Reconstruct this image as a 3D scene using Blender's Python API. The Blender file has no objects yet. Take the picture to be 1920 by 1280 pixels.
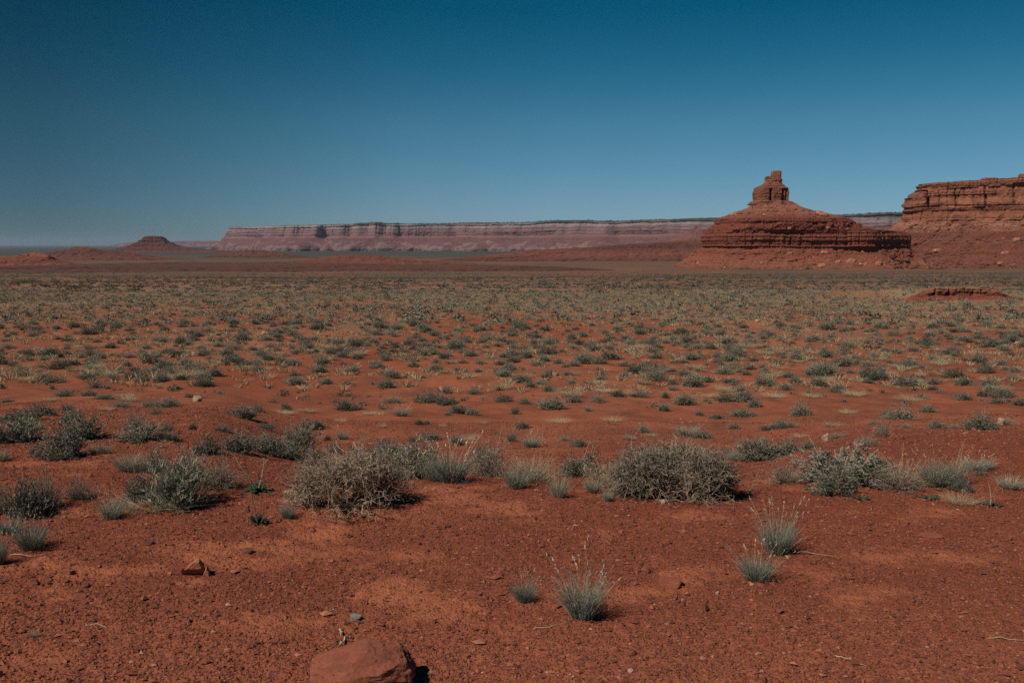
import bpy, math, random
import numpy as np
from mathutils import Vector
from mathutils.bvhtree import BVHTree

sc = bpy.context.scene
COL = sc.collection
R = math.radians

# ------------------------------------------------------------------ camera
CAM_Z = 1.7
F_PX = 1663.0                      # focal length in pixels of the 1920 px wide photograph
PITCH = R(6.25)
cd = bpy.data.cameras.new('camera')
cd.sensor_width = 36.0
cd.lens = 36.0 * F_PX / 1920.0
cd.clip_start = 0.05
cd.clip_end = 200000.0
cam = bpy.data.objects.new('camera', cd)
COL.objects.link(cam)
cam.location = (0, 0, CAM_Z)
cam.rotation_euler = (math.pi / 2 - PITCH, 0, 0)
sc.camera = cam

# ------------------------------------------------------------------ sky, sun, exposure
SUN_EL = R(48)
SUN_BACK = R(35)                   # how far behind the camera's left the sun stands
TO_SUN = Vector((-math.cos(SUN_BACK) * math.cos(SUN_EL), -math.sin(SUN_BACK) * math.cos(SUN_EL), math.sin(SUN_EL)))
w = bpy.data.worlds.new('World')
sc.world = w
w.use_nodes = True
nt = w.node_tree
nt.nodes.clear()
def wn(t, **kw):
    n = nt.nodes.new(t)
    for k, v in kw.items(): setattr(n, k, v)
    return n
sky = wn('ShaderNodeTexSky', sky_type='NISHITA', sun_disc=False)
sky.sun_elevation = SUN_EL
sky.sun_rotation = math.atan2(TO_SUN.x, TO_SUN.y)
sky.altitude = 1600
sky.air_density = 1.0
sky.dust_density = 0.3
sky.ozone_density = 3.0
# clear dry desert air: deep teal blue overhead, paler low down, deepest towards the left of the view
tc = wn('ShaderNodeTexCoord')
sepw = wn('ShaderNodeSeparateXYZ'); nt.links.new(tc.outputs['Generated'], sepw.inputs[0])
def wramp(src, a, b, stops):
    m = wn('ShaderNodeMapRange'); m.inputs['From Min'].default_value = a; m.inputs['From Max'].default_value = b
    nt.links.new(src, m.inputs['Value'])
    r = wn('ShaderNodeValToRGB'); nt.links.new(m.outputs[0], r.inputs[0]); e = r.color_ramp.elements
    while len(e) < len(stops): e.new(.5)
    for q, (p, c) in zip(e, stops): q.position = (p - a) / (b - a); q.color = (*c, 1)
    return r.outputs[0]
hgt = wramp(sepw.outputs[2], 0.0, 0.5, [(0, (.54, .76, 1.0)), (.034, (.53, .76, .98)), (.08, (.43, .77, .90)), (.127, (.33, .76, .82)), (.19, (.11, .63, .71)), (.245, (.004, .52, .60)), (.5, (.0, .42, .52))])
side = wramp(sepw.outputs[0], -0.6, 0.6, [(-.6, (.30, .40, .40)), (-.46, (.36, .45, .46)), (-.30, (.60, .68, .68)), (-.12, (.92,) * 3), (.05, (1.0,) * 3), (.6, (1.0,) * 3)])
def wmul(a, b):
    m = wn('ShaderNodeMix', data_type='RGBA', blend_type='MULTIPLY'); m.inputs['Factor'].default_value = 1.0
    nt.links.new(a, m.inputs[6]); nt.links.new(b, m.inputs[7]); return m.outputs[2]
skycol = wmul(wmul(sky.outputs[0], hgt), side)
bg = wn('ShaderNodeBackground'); bg.inputs['Strength'].default_value = 0.06
out = wn('ShaderNodeOutputWorld')
nt.links.new(skycol, bg.inputs['Color']); nt.links.new(bg.outputs[0], out.inputs['Surface'])

sl = bpy.data.lights.new('sun', 'SUN')
sl.energy = 4.3
sl.angle = R(0.53)
sl.color = (1.0, 0.93, 0.84)
sun = bpy.data.objects.new('sun', sl)
COL.objects.link(sun)
sun.rotation_euler = TO_SUN.to_track_quat('Z', 'Y').to_euler()
sun.location = TO_SUN * 50

sc.view_settings.view_transform = 'Standard'
sc.view_settings.look = 'None'
sc.view_settings.exposure = 0.0
sc.view_settings.gamma = 1.0
sc.cycles.max_bounces = 5
sc.cycles.diffuse_bounces = 3
sc.cycles.volume_bounces = 0
sc.cycles.use_denoising = False

# ------------------------------------------------------------------ noise
def _h(ix, iy, iz, seed):
    h = (ix.astype(np.uint32) * np.uint32(374761393)) ^ (iy.astype(np.uint32) * np.uint32(668265263)) ^ (iz.astype(np.uint32) * np.uint32(2147483647)) ^ np.uint32((seed * 1274126177) & 0xffffffff)
    h = (h ^ (h >> np.uint32(13))) * np.uint32(1274126177)
    h = (h ^ (h >> np.uint32(16))) * np.uint32(2246822519)
    return ((h ^ (h >> np.uint32(15))) & np.uint32(0xffffff)).astype(np.float64) / 16777215.0
def vn(x, y, z=None, seed=0):
    """value noise in -1..1"""
    x = np.asarray(x, float); y = np.asarray(y, float)
    x, y = np.broadcast_arrays(x, y)
    if z is None: z = np.zeros_like(x)
    z = np.broadcast_to(np.asarray(z, float), x.shape)
    fx, fy, fz = np.floor(x), np.floor(y), np.floor(z)
    ix, iy, iz = fx.astype(np.int64), fy.astype(np.int64), fz.astype(np.int64)
    u, v, t = x - fx, y - fy, z - fz
    u = u * u * (3 - 2 * u); v = v * v * (3 - 2 * v); t = t * t * (3 - 2 * t)
    flat = not np.any(z)
    def lay(k):
        a = _h(ix, iy, iz + k, seed); b = _h(ix + 1, iy, iz + k, seed)
        c = _h(ix, iy + 1, iz + k, seed); d = _h(ix + 1, iy + 1, iz + k, seed)
        return (a * (1 - u) + b * u) * (1 - v) + (c * (1 - u) + d * u) * v
    r = lay(0)
    if not flat: r = r * (1 - t) + lay(1) * t
    return r * 2 - 1
def fbm(x, y, z=None, seed=0, o=4, g=0.5):
    s, a, f = 0.0, 1.0, 1.0
    for k in range(o):
        s = s + a * vn(np.asarray(x) * f, np.asarray(y) * f, None if z is None else np.asarray(z) * f, seed + 17 * k)
        a *= g; f *= 2.03
    return s
def sstep(a, b, x):
    t = np.clip((x - a) / (b - a), 0, 1)
    return t * t * (3 - 2 * t)

# ------------------------------------------------------------------ picture <-> world
FWD = np.array([0, math.cos(PITCH), -math.sin(PITCH)])
UP = np.array([0, math.sin(PITCH), math.cos(PITCH)])
def ray(px, py):
    d = FWD + np.array([(px - 960) / F_PX, 0, 0]) + UP * ((640 - py) / F_PX)
    return d / d[1]                                     # per metre of forward distance
def at(px, py, Y):
    d = ray(px, py)
    return np.array([d[0] * Y, Y, CAM_Z + d[2] * Y])
def to_px(x, y, z):
    zz = z - CAM_Z
    f = y * FWD[1] + zz * FWD[2]
    u = y * UP[1] + zz * UP[2]
    return 960 + F_PX * x / f, 640 - F_PX * u / f

# ------------------------------------------------------------------ lay of the land
_L = np.log(np.array([0.1, 5.6, 6.5, 8, 11, 16, 23, 30, 38, 55, 85, 115, 200, 320, 650, 1000, 1900, 5000, 9000, 20000, 60000]))
_C = np.array([0, 0, -.05, -.35, -.95, -1.65, -2.3, -2.6, -2.75, -2.9, -3.77, -4.5, -7.0, -10.2, -19.4, -23.5, -32, -45, -52, -60, -70])
_RT = np.array([0, 0, 0, -.04, -.55, -1.5, -2.3, -2.6, -2.75, -2.9, -3.77, -4.5, -7.0, -10.2, -19.4, -23.5, -32, -45, -52, -60, -70])
_LT = np.array([0, .02, .02, -.10, -.45, -1.25, -2.1, -2.5, -2.7, -2.9, -3.77, -4.5, -7.0, -10.2, -19.4, -23.5, -32, -45, -52, -60, -70])
_G = np.linspace(_L[0], _L[-1], 1400)
def _smooth(t):
    v = np.interp(_G, _L, t)
    k = np.hanning(41); k /= k.sum()
    return np.convolve(np.pad(v, 20, mode='edge'), k, 'valid')
_Cs, _Rs, _Ls = _smooth(_C), _smooth(_RT), _smooth(_LT)
BANK = dict(x=43.9, y=84.0, h=1.15)
def bank_mound(x, y):
    w_ = sstep(BANK['x'] - 6.5, BANK['x'] - 2.5, x) * (1 - sstep(BANK['x'] + .8, BANK['x'] + 4.4, x))
    return BANK['h'] * w_ * sstep(BANK['y'] - .2, BANK['y'] + 1.2, y) * (1 - sstep(BANK['y'] + 4, BANK['y'] + 40, y))
def patch(x, y):
    """where loose sand lies bare of gravel"""
    return fbm(x / .55, y / .34, seed=41, o=4, g=.62) + .7 * fbm(x / 2.1, y / 1.1, seed=42, o=3)
def ground(x, y, fine=True):
    x = np.asarray(x, float); y = np.asarray(y, float)
    r = np.hypot(x, y); az = np.abs(np.arctan2(x, y)); sa = np.arctan2(x, y)
    k = sstep(R(38), R(62), az)
    d = np.maximum(r * (np.cos(np.minimum(az, 1.5)) * (1 - k) + k), 0.11)
    l = np.log(d)
    c, rt, lt = np.interp(l, _G, _Cs), np.interp(l, _G, _Rs), np.interp(l, _G, _Ls)
    a = sstep(R(15), R(23), sa); b = sstep(R(12), R(20), -sa)
    z = c * (1 - a - b) + rt * a + lt * b
    z = z + fbm(x / 2.3, y / 2.3, seed=5, o=3) * (0.025 + 0.06 * sstep(7, 14, d)) * (1 - sstep(60, 400, d))
    z = z + fbm(x / 23, y / 16, seed=9, o=3) * 0.16 * sstep(25, 60, d)
    z = z + fbm(x / 210, y / 110, seed=11, o=3) * 1.1 * sstep(150, 500, d)
    z = z + fbm(x / 1500, y / 600, seed=12, o=3) * 3.0 * sstep(1200, 3000, d) * (1 - sstep(6000, 12000, d))
    z = z + bank_mound(x, y)
    if fine:
        m = 1 - sstep(9, 20, d)
        z = z + m * (fbm(x / .30, y / .24, seed=21, o=3) * 0.010 + np.abs(fbm(x / .06, y / .05, seed=22, o=2)) * 0.009)
    return z
def hit(px, py):
    """point of the ground seen at a pixel of the photograph"""
    d = ray(px, py)
    Y = np.exp(np.linspace(math.log(2.0), math.log(40000), 6000))
    g = ground(d[0] * Y, Y, fine=False)
    below = (CAM_Z + d[2] * Y) <= g
    i = int(np.argmax(below)) if below.any() else len(Y) - 1
    y = Y[i]; x = d[0] * y
    return float(x), float(y), float(ground(np.array([x]), np.array([y]))[0])

# ------------------------------------------------------------------ mesh helpers
def tag(o, label=None, cat=None, group=None, kind=None):
    if label: o['label'] = label
    if cat: o['category'] = cat
    if group: o['group'] = group
    if kind: o['kind'] = kind
    return o
def mesh_of(name, V, Fq, mats, mi=None, smooth=False):
    """V (n,3); Fq list of (m,k) face arrays"""
    me = bpy.data.meshes.new(name)
    V = np.ascontiguousarray(V, dtype=np.float32)
    if not isinstance(Fq, (list, tuple)): Fq = [Fq]
    Fq = [np.asarray(f, np.int32) for f in Fq if len(f)]
    loops = np.concatenate([f.ravel() for f in Fq])
    tot = np.concatenate([np.full(len(f), f.shape[1], np.int32) for f in Fq])
    start = np.concatenate([[0], np.cumsum(tot)[:-1]]).astype(np.int32)
    me.vertices.add(len(V)); me.vertices.foreach_set('co', V.ravel())
    me.loops.add(len(loops)); me.loops.foreach_set('vertex_index', loops)
    me.polygons.add(len(tot)); me.polygons.foreach_set('loop_start', start)
    me.polygons.foreach_set('loop_total', tot)
    if mi is not None: me.polygons.foreach_set('material_index', np.asarray(mi, np.int32))
    me.polygons.foreach_set('use_smooth', np.full(len(tot), bool(smooth)))
    for m in (mats if isinstance(mats, (list, tuple)) else [mats]): me.materials.append(m)
    me.update(calc_edges=True)
    me.validate()
    return me
def obj(name, me, parent=None, loc=None):
    o = bpy.data.objects.new(name, me)
    COL.objects.link(o)
    if parent is not None: o.parent = parent
    if loc is not None: o.location = loc
    return o

# ------------------------------------------------------------------ materials
class NT:
    def __init__(s, name):
        s.m = bpy.data.materials.new(name); s.m.use_nodes = True
        s.t = s.m.node_tree; s.t.nodes.clear()
        s.o = s.n('ShaderNodeOutputMaterial'); s.b = s.n('ShaderNodeBsdfPrincipled')
        s.l(s.b.outputs[0], s.o.inputs['Surface'])
        s.b.inputs['Roughness'].default_value = 0.95
        s.b.inputs['Specular IOR Level'].default_value = 0.1
    def n(s, t, **kw):
        n = s.t.nodes.new(t)
        for k, v in kw.items(): setattr(n, k, v)
        return n
    def l(s, a, b): s.t.links.new(a, b)
    def val(s, x, sock):
        if hasattr(x, 'is_linked') or isinstance(x, bpy.types.NodeSocket): s.l(x, sock)
        else: sock.default_value = x
    def noise(s, vec, scale, detail=4, rough=0.6, dist=0.0):
        n = s.n('ShaderNodeTexNoise'); s.l(vec, n.inputs['Vector'])
        n.inputs['Scale'].default_value = scale; n.inputs['Detail'].default_value = detail
        n.inputs['Roughness'].default_value = rough; n.inputs['Distortion'].default_value = dist
        return n.outputs['Fac']
    def voro(s, vec, scale, feat='F1', outp='Distance'):
        n = s.n('ShaderNodeTexVoronoi', feature=feat); s.l(vec, n.inputs['Vector'])
        n.inputs['Scale'].default_value = scale
        return n.outputs[outp]
    def map(s, vec, sc_=(1, 1, 1)):
        n = s.n('ShaderNodeMapping'); s.l(vec, n.inputs['Vector']); n.inputs['Scale'].default_value = sc_
        return n.outputs[0]
    def rng(s, v, a, b, c=0.0, d=1.0):
        n = s.n('ShaderNodeMapRange'); s.l(v, n.inputs['Value'])
        for k, x in zip(('From Min', 'From Max', 'To Min', 'To Max'), (a, b, c, d)): n.inputs[k].default_value = x
        return n.outputs[0]
    def math(s, op, a, b=0.0):
        n = s.n('ShaderNodeMath', operation=op); s.val(a, n.inputs[0]); s.val(b, n.inputs[1])
        return n.outputs[0]
    def mix(s, f, a, b, mode='MIX'):
        n = s.n('ShaderNodeMix', data_type='RGBA', blend_type=mode)
        s.val(f, n.inputs[0])
        for x, k in ((a, 6), (b, 7)):
            if isinstance(x, (tuple, list)): n.inputs[k].default_value = (*x[:3], 1)
            else: s.l(x, n.inputs[k])
        return n.outputs[2]
    def attr(s, name):
        return s.n('ShaderNodeAttribute', attribute_name=name).outputs['Fac']
    def pos(s): return s.n('ShaderNodeNewGeometry').outputs['Position']
    def island(s): return s.n('ShaderNodeNewGeometry').outputs['Random Per Island']
    def orand(s): return s.n('ShaderNodeObjectInfo').outputs['Random']
    def ramp(s, v, stops, interp='LINEAR'):
        n = s.n('ShaderNodeValToRGB'); s.l(v, n.inputs[0]); cr = n.color_ramp; cr.interpolation = interp
        while len(cr.elements) < len(stops): cr.elements.new(0.5)
        for e, (p, c) in zip(cr.elements, stops): e.position = p; e.color = (*c, 1)
        return n.outputs[0]
    def bump(s, h, strength=0.5, dist=0.02, prev=None):
        n = s.n('ShaderNodeBump'); n.inputs['Strength'].default_value = strength
        n.inputs['Distance'].default_value = dist; s.l(h, n.inputs['Height'])
        if prev is not None: s.l(prev, n.inputs['Normal'])
        return n.outputs[0]
    def done(s, col, normal=None):
        s.val(col if not isinstance(col, tuple) else (*col, 1), s.b.inputs['Base Color'])
        if normal is not None: s.l(normal, s.b.inputs['Normal'])
        return s.m

SOIL_DARK = (0.145, 0.042, 0.026)
SOIL_MID = (0.250, 0.068, 0.034)
SOIL_SAND = (0.37, 0.120, 0.058)
def ground_material():
    a = NT('red_soil'); p = a.pos()
    big = a.noise(a.map(p, (0.55, 1.1, 1)), 1.0, 4, 0.6)
    sm = a.noise(a.map(p, (3.0, 6.0, 3.0)), 1.0, 5, 0.65)
    gr = a.noise(p, 42.0, 4, 0.7)
    vo = a.voro(p, 60.0)
    crust = a.mix(a.rng(gr, .33, .66), SOIL_DARK, SOIL_MID)
    crust = a.mix(a.rng(vo, .05, .32, 0.55, 0.0), crust, (0.09, 0.032, 0.024))
    sandf = a.math('MULTIPLY', a.rng(sm, .50, .66), a.rng(big, .42, .60, .25, 1.0))
    sandf = a.math('ADD', a.math('MULTIPLY', sandf, .35), a.attr('sand'))
    sandf = a.math('MULTIPLY', sandf, a.rng(gr, .30, .5, .6, 1.0))
    soil = a.mix(sandf, crust, SOIL_SAND)
    sp = a.voro(p, 38.0, outp='Color')
    sep = a.n('ShaderNodeSeparateColor'); a.l(sp, sep.inputs[0])
    soil = a.mix(a.math('MULTIPLY', a.math('GREATER_THAN', sep.outputs[0], 0.975), a.math('LESS_THAN', vo, 0.25)), soil, (0.42, 0.24, 0.16))
    # dry grass and scrub cover growing on the flat
    n1 = a.noise(a.map(p, (0.9, 0.55, 1)), 1.0, 5, 0.7)
    n2 = a.noise(a.map(p, (0.12, 0.05, 1)), 1.0, 4, 0.65)
    n3 = a.noise(a.map(p, (0.25, 0.25, 1)), 1.0, 2, 0.8)
    mid = a.mix(a.rng(n2, .35, .65), (0.265, 0.074, 0.036), (0.335, 0.112, 0.056))
    mid = a.mix(a.rng(n1, .40, .66), mid, (0.17, 0.058, 0.034))
    soil = a.mix(a.attr('away'), soil, mid)
    straw = a.mix(a.rng(n3, .3, .7), (0.235, 0.172, 0.108), (0.165, 0.128, 0.084))
    k = a.math('ADD', a.attr('straw'), a.math('MULTIPLY', a.rng(n1, .3, .7, -.5, .5), 0.9))
    k = a.math('ADD', k, a.rng(n2, .3, .7, -.28, .28))
    soil = a.mix(a.rng(k, .25, .85), soil, straw)
    n4 = a.noise(a.map(p, (0.35, 0.12, 1)), 1.0, 4, 0.75)
    n5 = a.noise(a.map(p, (0.006, 0.0025, 1)), 1.0, 5, 0.7)
    scr = a.mix(a.rng(n4, .35, .65), (0.070, 0.058, 0.040), (0.130, 0.092, 0.062))
    scr = a.mix(a.attr('plain'), scr, (0.054, 0.058, 0.050))
    k2 = a.math('ADD', a.attr('scrub'), a.rng(n4, .3, .7, -.35, .35))
    k2 = a.math('ADD', k2, a.rng(n5, .3, .7, -.3, .3))
    soil = a.mix(a.rng(k2, .30, .75), soil, scr)
    b1 = a.bump(gr, 0.9, 0.016)
    b2 = a.bump(a.rng(vo, 0, .45, 1, 0), 0.7, 0.010, b1)
    return a.done(soil, b2)

def rock_material(name, z0, z1, stops, streak=0.35, fine=1.0, bumpd=1.5, wob=0.02, varn=(0.085, 0.038, 0.028), patchy=0.0, fans=None):
    """layered sandstone: beds coloured by height, stains running down the faces"""
    a = NT(name); p = a.pos()
    sep = a.n('ShaderNodeSeparateXYZ'); a.l(p, sep.inputs[0])
    t = a.rng(sep.outputs[2], z0, z1)
    wobn = a.noise(p, 0.03 * fine, 3)
    t = a.math('ADD', t, a.rng(wobn, .3, .7, -wob, wob))
    col = a.ramp(t, stops)
    lay = a.noise(a.map(p, (0.010 * fine, 0.010 * fine, 0.9 * fine)), 1.0, 5, 0.7)
    col = a.mix(a.rng(lay, .38, .64, 0.0, 0.5), col, varn)
    st = a.noise(a.map(p, (0.22 * fine, 0.22 * fine, 0.03 * fine)), 1.0, 4, 0.7)
    col = a.mix(a.rng(st, .50, .70, 0.0, streak), col, varn)
    if fans:
        fn = a.noise(a.map(p, (fans[1], fans[1], 0.0)), 1.0, 3, .55)
        col = a.mix(a.rng(a.math('SUBTRACT', fn, a.math('MULTIPLY', t, fans[2])), .40, .46, 0, .8), col, fans[0])
    if patchy:
        pa = a.noise(a.map(p, (0.055 * fine, 0.055 * fine, 0.045 * fine)), 1.0, 5, 0.65, .6)
        col = a.mix(a.rng(pa, .46, .58, 0.0, patchy), col, (0.16, 0.062, 0.04))
    sp = a.noise(p, 0.8 * fine, 4, 0.75)
    col = a.mix(a.rng(sp, .52, .72, 0, .35), col, (0.42, 0.20, 0.12))
    b = a.bump(sp, 0.8, bumpd)
    b = a.bump(lay, 0.7, bumpd, b)
    return a.done(col, b)

def leaf_material(name, c1, c2, c3=None, tr=0.0):
    a = NT(name)
    col = a.mix(a.island(), c1, c2)
    if c3: col = a.mix(a.rng(a.orand(), 0, 1, 0, .6), col, c3)
    hs = a.n('ShaderNodeHueSaturation'); a.l(col, hs.inputs['Color'])
    a.l(a.rng(a.orand(), 0, 1, .75, 1.25), hs.inputs['Value'])
    a.b.inputs['Roughness'].default_value = 0.8
    return a.done(hs.outputs[0])

M = {
    'soil': ground_material(),
    'sage': leaf_material('sage_leaves', (0.125, 0.145, 0.108), (0.270, 0.275, 0.215), (0.19, 0.18, 0.135)),
    'dark': leaf_material('dark_leaves', (0.060, 0.072, 0.052), (0.160, 0.160, 0.118), (0.13, 0.105, 0.08)),
    'brown': leaf_material('brown_grey_twigs', (0.18, 0.130, 0.095), (0.36, 0.28, 0.21), (0.22, 0.165, 0.125)),
    'twig': leaf_material('dry_twigs', (0.20, 0.14, 0.095), (0.46, 0.36, 0.26)),
    'bark': leaf_material('weathered_branches', (0.25, 0.17, 0.11), (0.46, 0.35, 0.24)),
    'grass': leaf_material('grey_green_blades', (0.115, 0.140, 0.110), (0.29, 0.30, 0.235), (0.19, 0.19, 0.14)),
    'straw': leaf_material('straw_blades', (0.29, 0.21, 0.115), (0.50, 0.40, 0.25), (0.36, 0.29, 0.18)),
    'seed': leaf_material('pale_seed_heads', (0.45, 0.42, 0.35), (0.62, 0.58, 0.50)),
    'rosette': leaf_material('fresh_green_leaves', (0.026, 0.042, 0.026), (0.060, 0.080, 0.048)),
    'stem': leaf_material('green_stems', (0.13, 0.13, 0.075), (0.24, 0.21, 0.13)),
}
#PART2
# ------------------------------------------------------------------ ground sheet
def build_ground():
    rr = np.concatenate([np.geomspace(0.25, 2.4, 18)[:-1], np.geomspace(2.4, 14, 560)[:-1], np.geomspace(14, 80, 230)[:-1],
                         np.geomspace(80, 800, 190)[:-1], np.geomspace(800, 60000, 150)])
    an = np.concatenate([np.linspace(R(-36), R(36), 680), np.linspace(R(36), R(324), 74)[1:-1]])
    nr, na = len(rr), len(an)
    X = np.outer(rr, np.sin(an)); Y = np.outer(rr, np.cos(an))
    Z = np.empty_like(X)
    near = rr < 22
    Z[near] = ground(X[near].ravel(), Y[near].ravel()).reshape(X[near].shape)
    Z[~near] = ground(X[~near].ravel(), Y[~near].ravel(), fine=False).reshape(X[~near].shape)
    V = np.stack([X.ravel(), Y.ravel(), Z.ravel()], 1)
    i = np.arange(nr - 1)[:, None] * na; j = np.arange(na)[None, :]; k = (j + 1) % na
    Q = np.stack([(i + j), (i + k), (i + na + k), (i + na + j)], -1).reshape(-1, 4)[:, ::-1]
    V = np.vstack([V, [[0, 0, float(ground(np.array([0.]), np.array([.05]))[0])]]])
    T = np.stack([np.full(na, len(V) - 1), k.ravel() * 1, j.ravel()], 1)[:, [0, 1, 2]]
    me = mesh_of('ground', V, [Q, T], M['soil'], smooth=True)
    d = np.hypot(V[:, 0], V[:, 1]); d = np.where(V[:, 1] > 0, np.maximum(V[:, 1], d * .75), d)
    ld = np.log(np.maximum(d, .1))
    def tab(name, ds, vs):
        a = me.attributes.new(name, 'FLOAT', 'POINT')
        v = np.interp(ld, np.log(np.array(ds)), np.array(vs)) if not callable(vs) else vs(ld)
        a.data.foreach_set('value', v.astype(np.float32))
    tab('away', [.1, 8, 15, 60000], [0, 0, 1, 1])
    tab('straw', [.1, 12, 18, 24, 32, 45, 60, 85, 115, 160, 220, 400, 650, 1000, 3000], [-.4, -.4, -.2, -.12, 0.05, .22, .38, .60, .64, .58, .50, .40, .20, .05, -.4])
    tab('scrub', [.1, 100, 160, 260, 400, 700, 1200, 2000, 3500, 9000, 60000], [-.5, -.10, .35, .58, .62, .66, .66, .66, .85, 1.1, 1.2])
    tab('plain', [.1, 1500, 4000, 60000], [0, 0, 1, 1])
    a = me.attributes.new('sand', 'FLOAT', 'POINT')
    nearm = 1 - sstep(10, 22, d)
    s = np.zeros(len(V)); q = nearm > 0
    s[q] = sstep(.35, 1.5, patch(V[q, 0], V[q, 1])) * nearm[q] * .75
    s = np.maximum(s, .35 * sstep(4.4, 3.4, d))
    s += .7 * np.exp(-((V[:, 0] + .95) ** 2 + (V[:, 1] - 5.55) ** 2 * 2) / .25)
    a.data.foreach_set('value', np.clip(s, 0, 1).astype(np.float32))
    o = obj('ground', me)
    return tag(o, 'red sandy desert floor with gravel crust running out to the horizon', 'desert ground', kind='structure')
build_ground()

# ------------------------------------------------------------------ lofted rock bodies
def loft(name, D, rows, mat, depth, p=0.55, n=500, nz=160, strata=2.0, crack=1.5, gully=3.0, yc=None, tilt=None,
         scale=1.0, seed=1, parent=None, bedh=3.0, roughn=0.5, smooth=False, front_only=False, notch=None):
    """rows: (pixel row, left px, right px, cliffness) from top to bottom, read at forward distance D"""
    zs, xl, xr, cl = [], [], [], []
    for (row, a, b, c) in rows:
        A = at(a, row, D); B = at(b, row, D)
        zs.append(A[2]); xl.append(A[0]); xr.append(B[0]); cl.append(c)
    zs = np.array(zs)[::-1]; xl = np.array(xl)[::-1]; xr = np.array(xr)[::-1]; cl = np.array(cl)[::-1]
    z = np.linspace(zs[0], zs[-1], nz)
    L, Rr, C = np.interp(z, zs, xl), np.interp(z, zs, xr), np.interp(z, zs, cl)
    th = np.linspace(0, 2 * math.pi, n, endpoint=False)
    ct, stn = np.cos(th), np.sin(th)
    cx = ((L + Rr) / 2)[:, None]; a = ((Rr - L) / 2)[:, None]
    u = np.sign(ct) * np.abs(ct) ** 0.8
    X = cx + a * u
    Bd = depth(X, a + 0 * X, z[:, None] + 0 * X)
    sy = np.sign(stn) * np.abs(stn) ** p
    Y = D + (yc(X) if yc else 0) - Bd * sy
    # outward direction
    dx = np.roll(X, -1, 1) - np.roll(X, 1, 1); dy = np.roll(Y, -1, 1) - np.roll(Y, 1, 1)
    ln = np.hypot(dx, dy) + 1e-9
    nx, ny = -dy / ln, dx / ln
    s = np.sign((nx * (X - cx) + ny * (Y - D - (yc(X) if yc else 0))).mean()); nx *= s; ny *= s
    Zg = np.repeat(z[:, None], n, 1)
    sc_ = scale
    zz = Zg + 0.8 * sc_ * vn(X / (30 * sc_), Y / (30 * sc_), seed=seed + 3)
    bed = vn(zz / (bedh * sc_), 0 * zz + .5, seed=seed) + .6 * vn(zz / (bedh * .41 * sc_), 0 * zz + .5, seed=seed + 1)
    bed = np.clip(bed * 1.6, -1, 1)
    bed *= 0.65 + 0.5 * vn(X / (14 * sc_), Y / (14 * sc_), zz / (6 * sc_), seed=seed + 9)
    fr = vn(X / (7 * sc_), Y / (7 * sc_), Zg / (60 * sc_), seed=seed + 4)
    fr2 = vn(X / (2.4 * sc_), Y / (2.4 * sc_), zz / (5 * sc_), seed=seed + 5)
    ck = -np.maximum(0, 1 - np.abs(fr) * 7) * 1.3 + fr2 * .45 + vn(X / (19 * sc_), Y / (19 * sc_), Zg / (90 * sc_), seed=seed + 6) * 1.1
    gl = -np.abs(vn(X / (16 * sc_), Y / (16 * sc_), Zg / (150 * sc_), seed=seed + 7)) * 1.6 + .5 + .5 * fbm(X / (5 * sc_), Y / (5 * sc_), Zg / (7 * sc_), seed=seed + 8, o=3)
    Cc = C[:, None]
    top = sstep(zs[-1], zs[-1] - 0.02 * (zs[-1] - zs[0]), Zg)
    d = Cc * (bed * strata + ck * crack) + (1 - Cc) * gl * gully
    d = d + roughn * sc_ * fbm(X / (1.6 * sc_), Y / (1.6 * sc_), Zg / (1.2 * sc_), seed=seed + 15, o=2)
    d = d + (1 - Cc) * roughn * sc_ * 1.6 * fbm(X / (3.6 * sc_), Y / (3.6 * sc_), Zg / (3.0 * sc_), seed=seed + 25, o=3)
    if notch is not None: d = d + notch(X, Y, Zg, Cc)
    lim = 0.8 * a
    d = np.clip(d, -lim, None)
    X = X + nx * d; Y = Y + ny * d
    if tilt is not None: Zg = Zg + tilt(X, Zg, zs[0], zs[-1])
    Zg = Zg + 0.25 * sc_ * fbm(X / (3 * sc_), Y / (3 * sc_), seed=seed + 20, o=2)
    V = np.stack([X.ravel(), Y.ravel(), Zg.ravel()], 1)
    i = np.arange(nz - 1)[:, None] * n; j = np.arange(n)[None, :]; k = (j + 1) % n
    Q = np.stack([i + j, i + k, i + n + k, i + n + j], -1).reshape(-1, 4)
    # roof: join each front edge point with the one behind it
    base = (nz - 1) * n; faces = [Q]; h = n // 2
    i1 = np.arange(h); mir = (n - i1) % n; mir2 = n - i1 - 1
    rows_ = [base + i1, None]
    mids = []
    for f in (.33, .67):
        st = len(V); A_ = V[base + np.arange(h + 1)]; B_ = V[base + (n - np.arange(h + 1)) % n]
        ring = A_ * (1 - f) + B_ * f
        ring[:, 2] += .3 * sc_ * vn(ring[:, 0] / (4 * sc_), ring[:, 1] / (4 * sc_), seed=seed + 30)
        V = np.vstack([V, ring]); mids.append(st)
    ia = np.arange(h)
    e0 = base + np.arange(h + 1); e3 = base + (n - np.arange(h + 1)) % n
    e1 = mids[0] + np.arange(h + 1); e2 = mids[1] + np.arange(h + 1)
    for p_, q_ in ((e0, e1), (e1, e2), (e2, e3)):
        faces.append(np.stack([p_[:-1], p_[1:], q_[1:], q_[:-1]], 1))
    me = mesh_of(name, V, faces, mat, smooth=smooth)
    return obj(name, me, parent)

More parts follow.
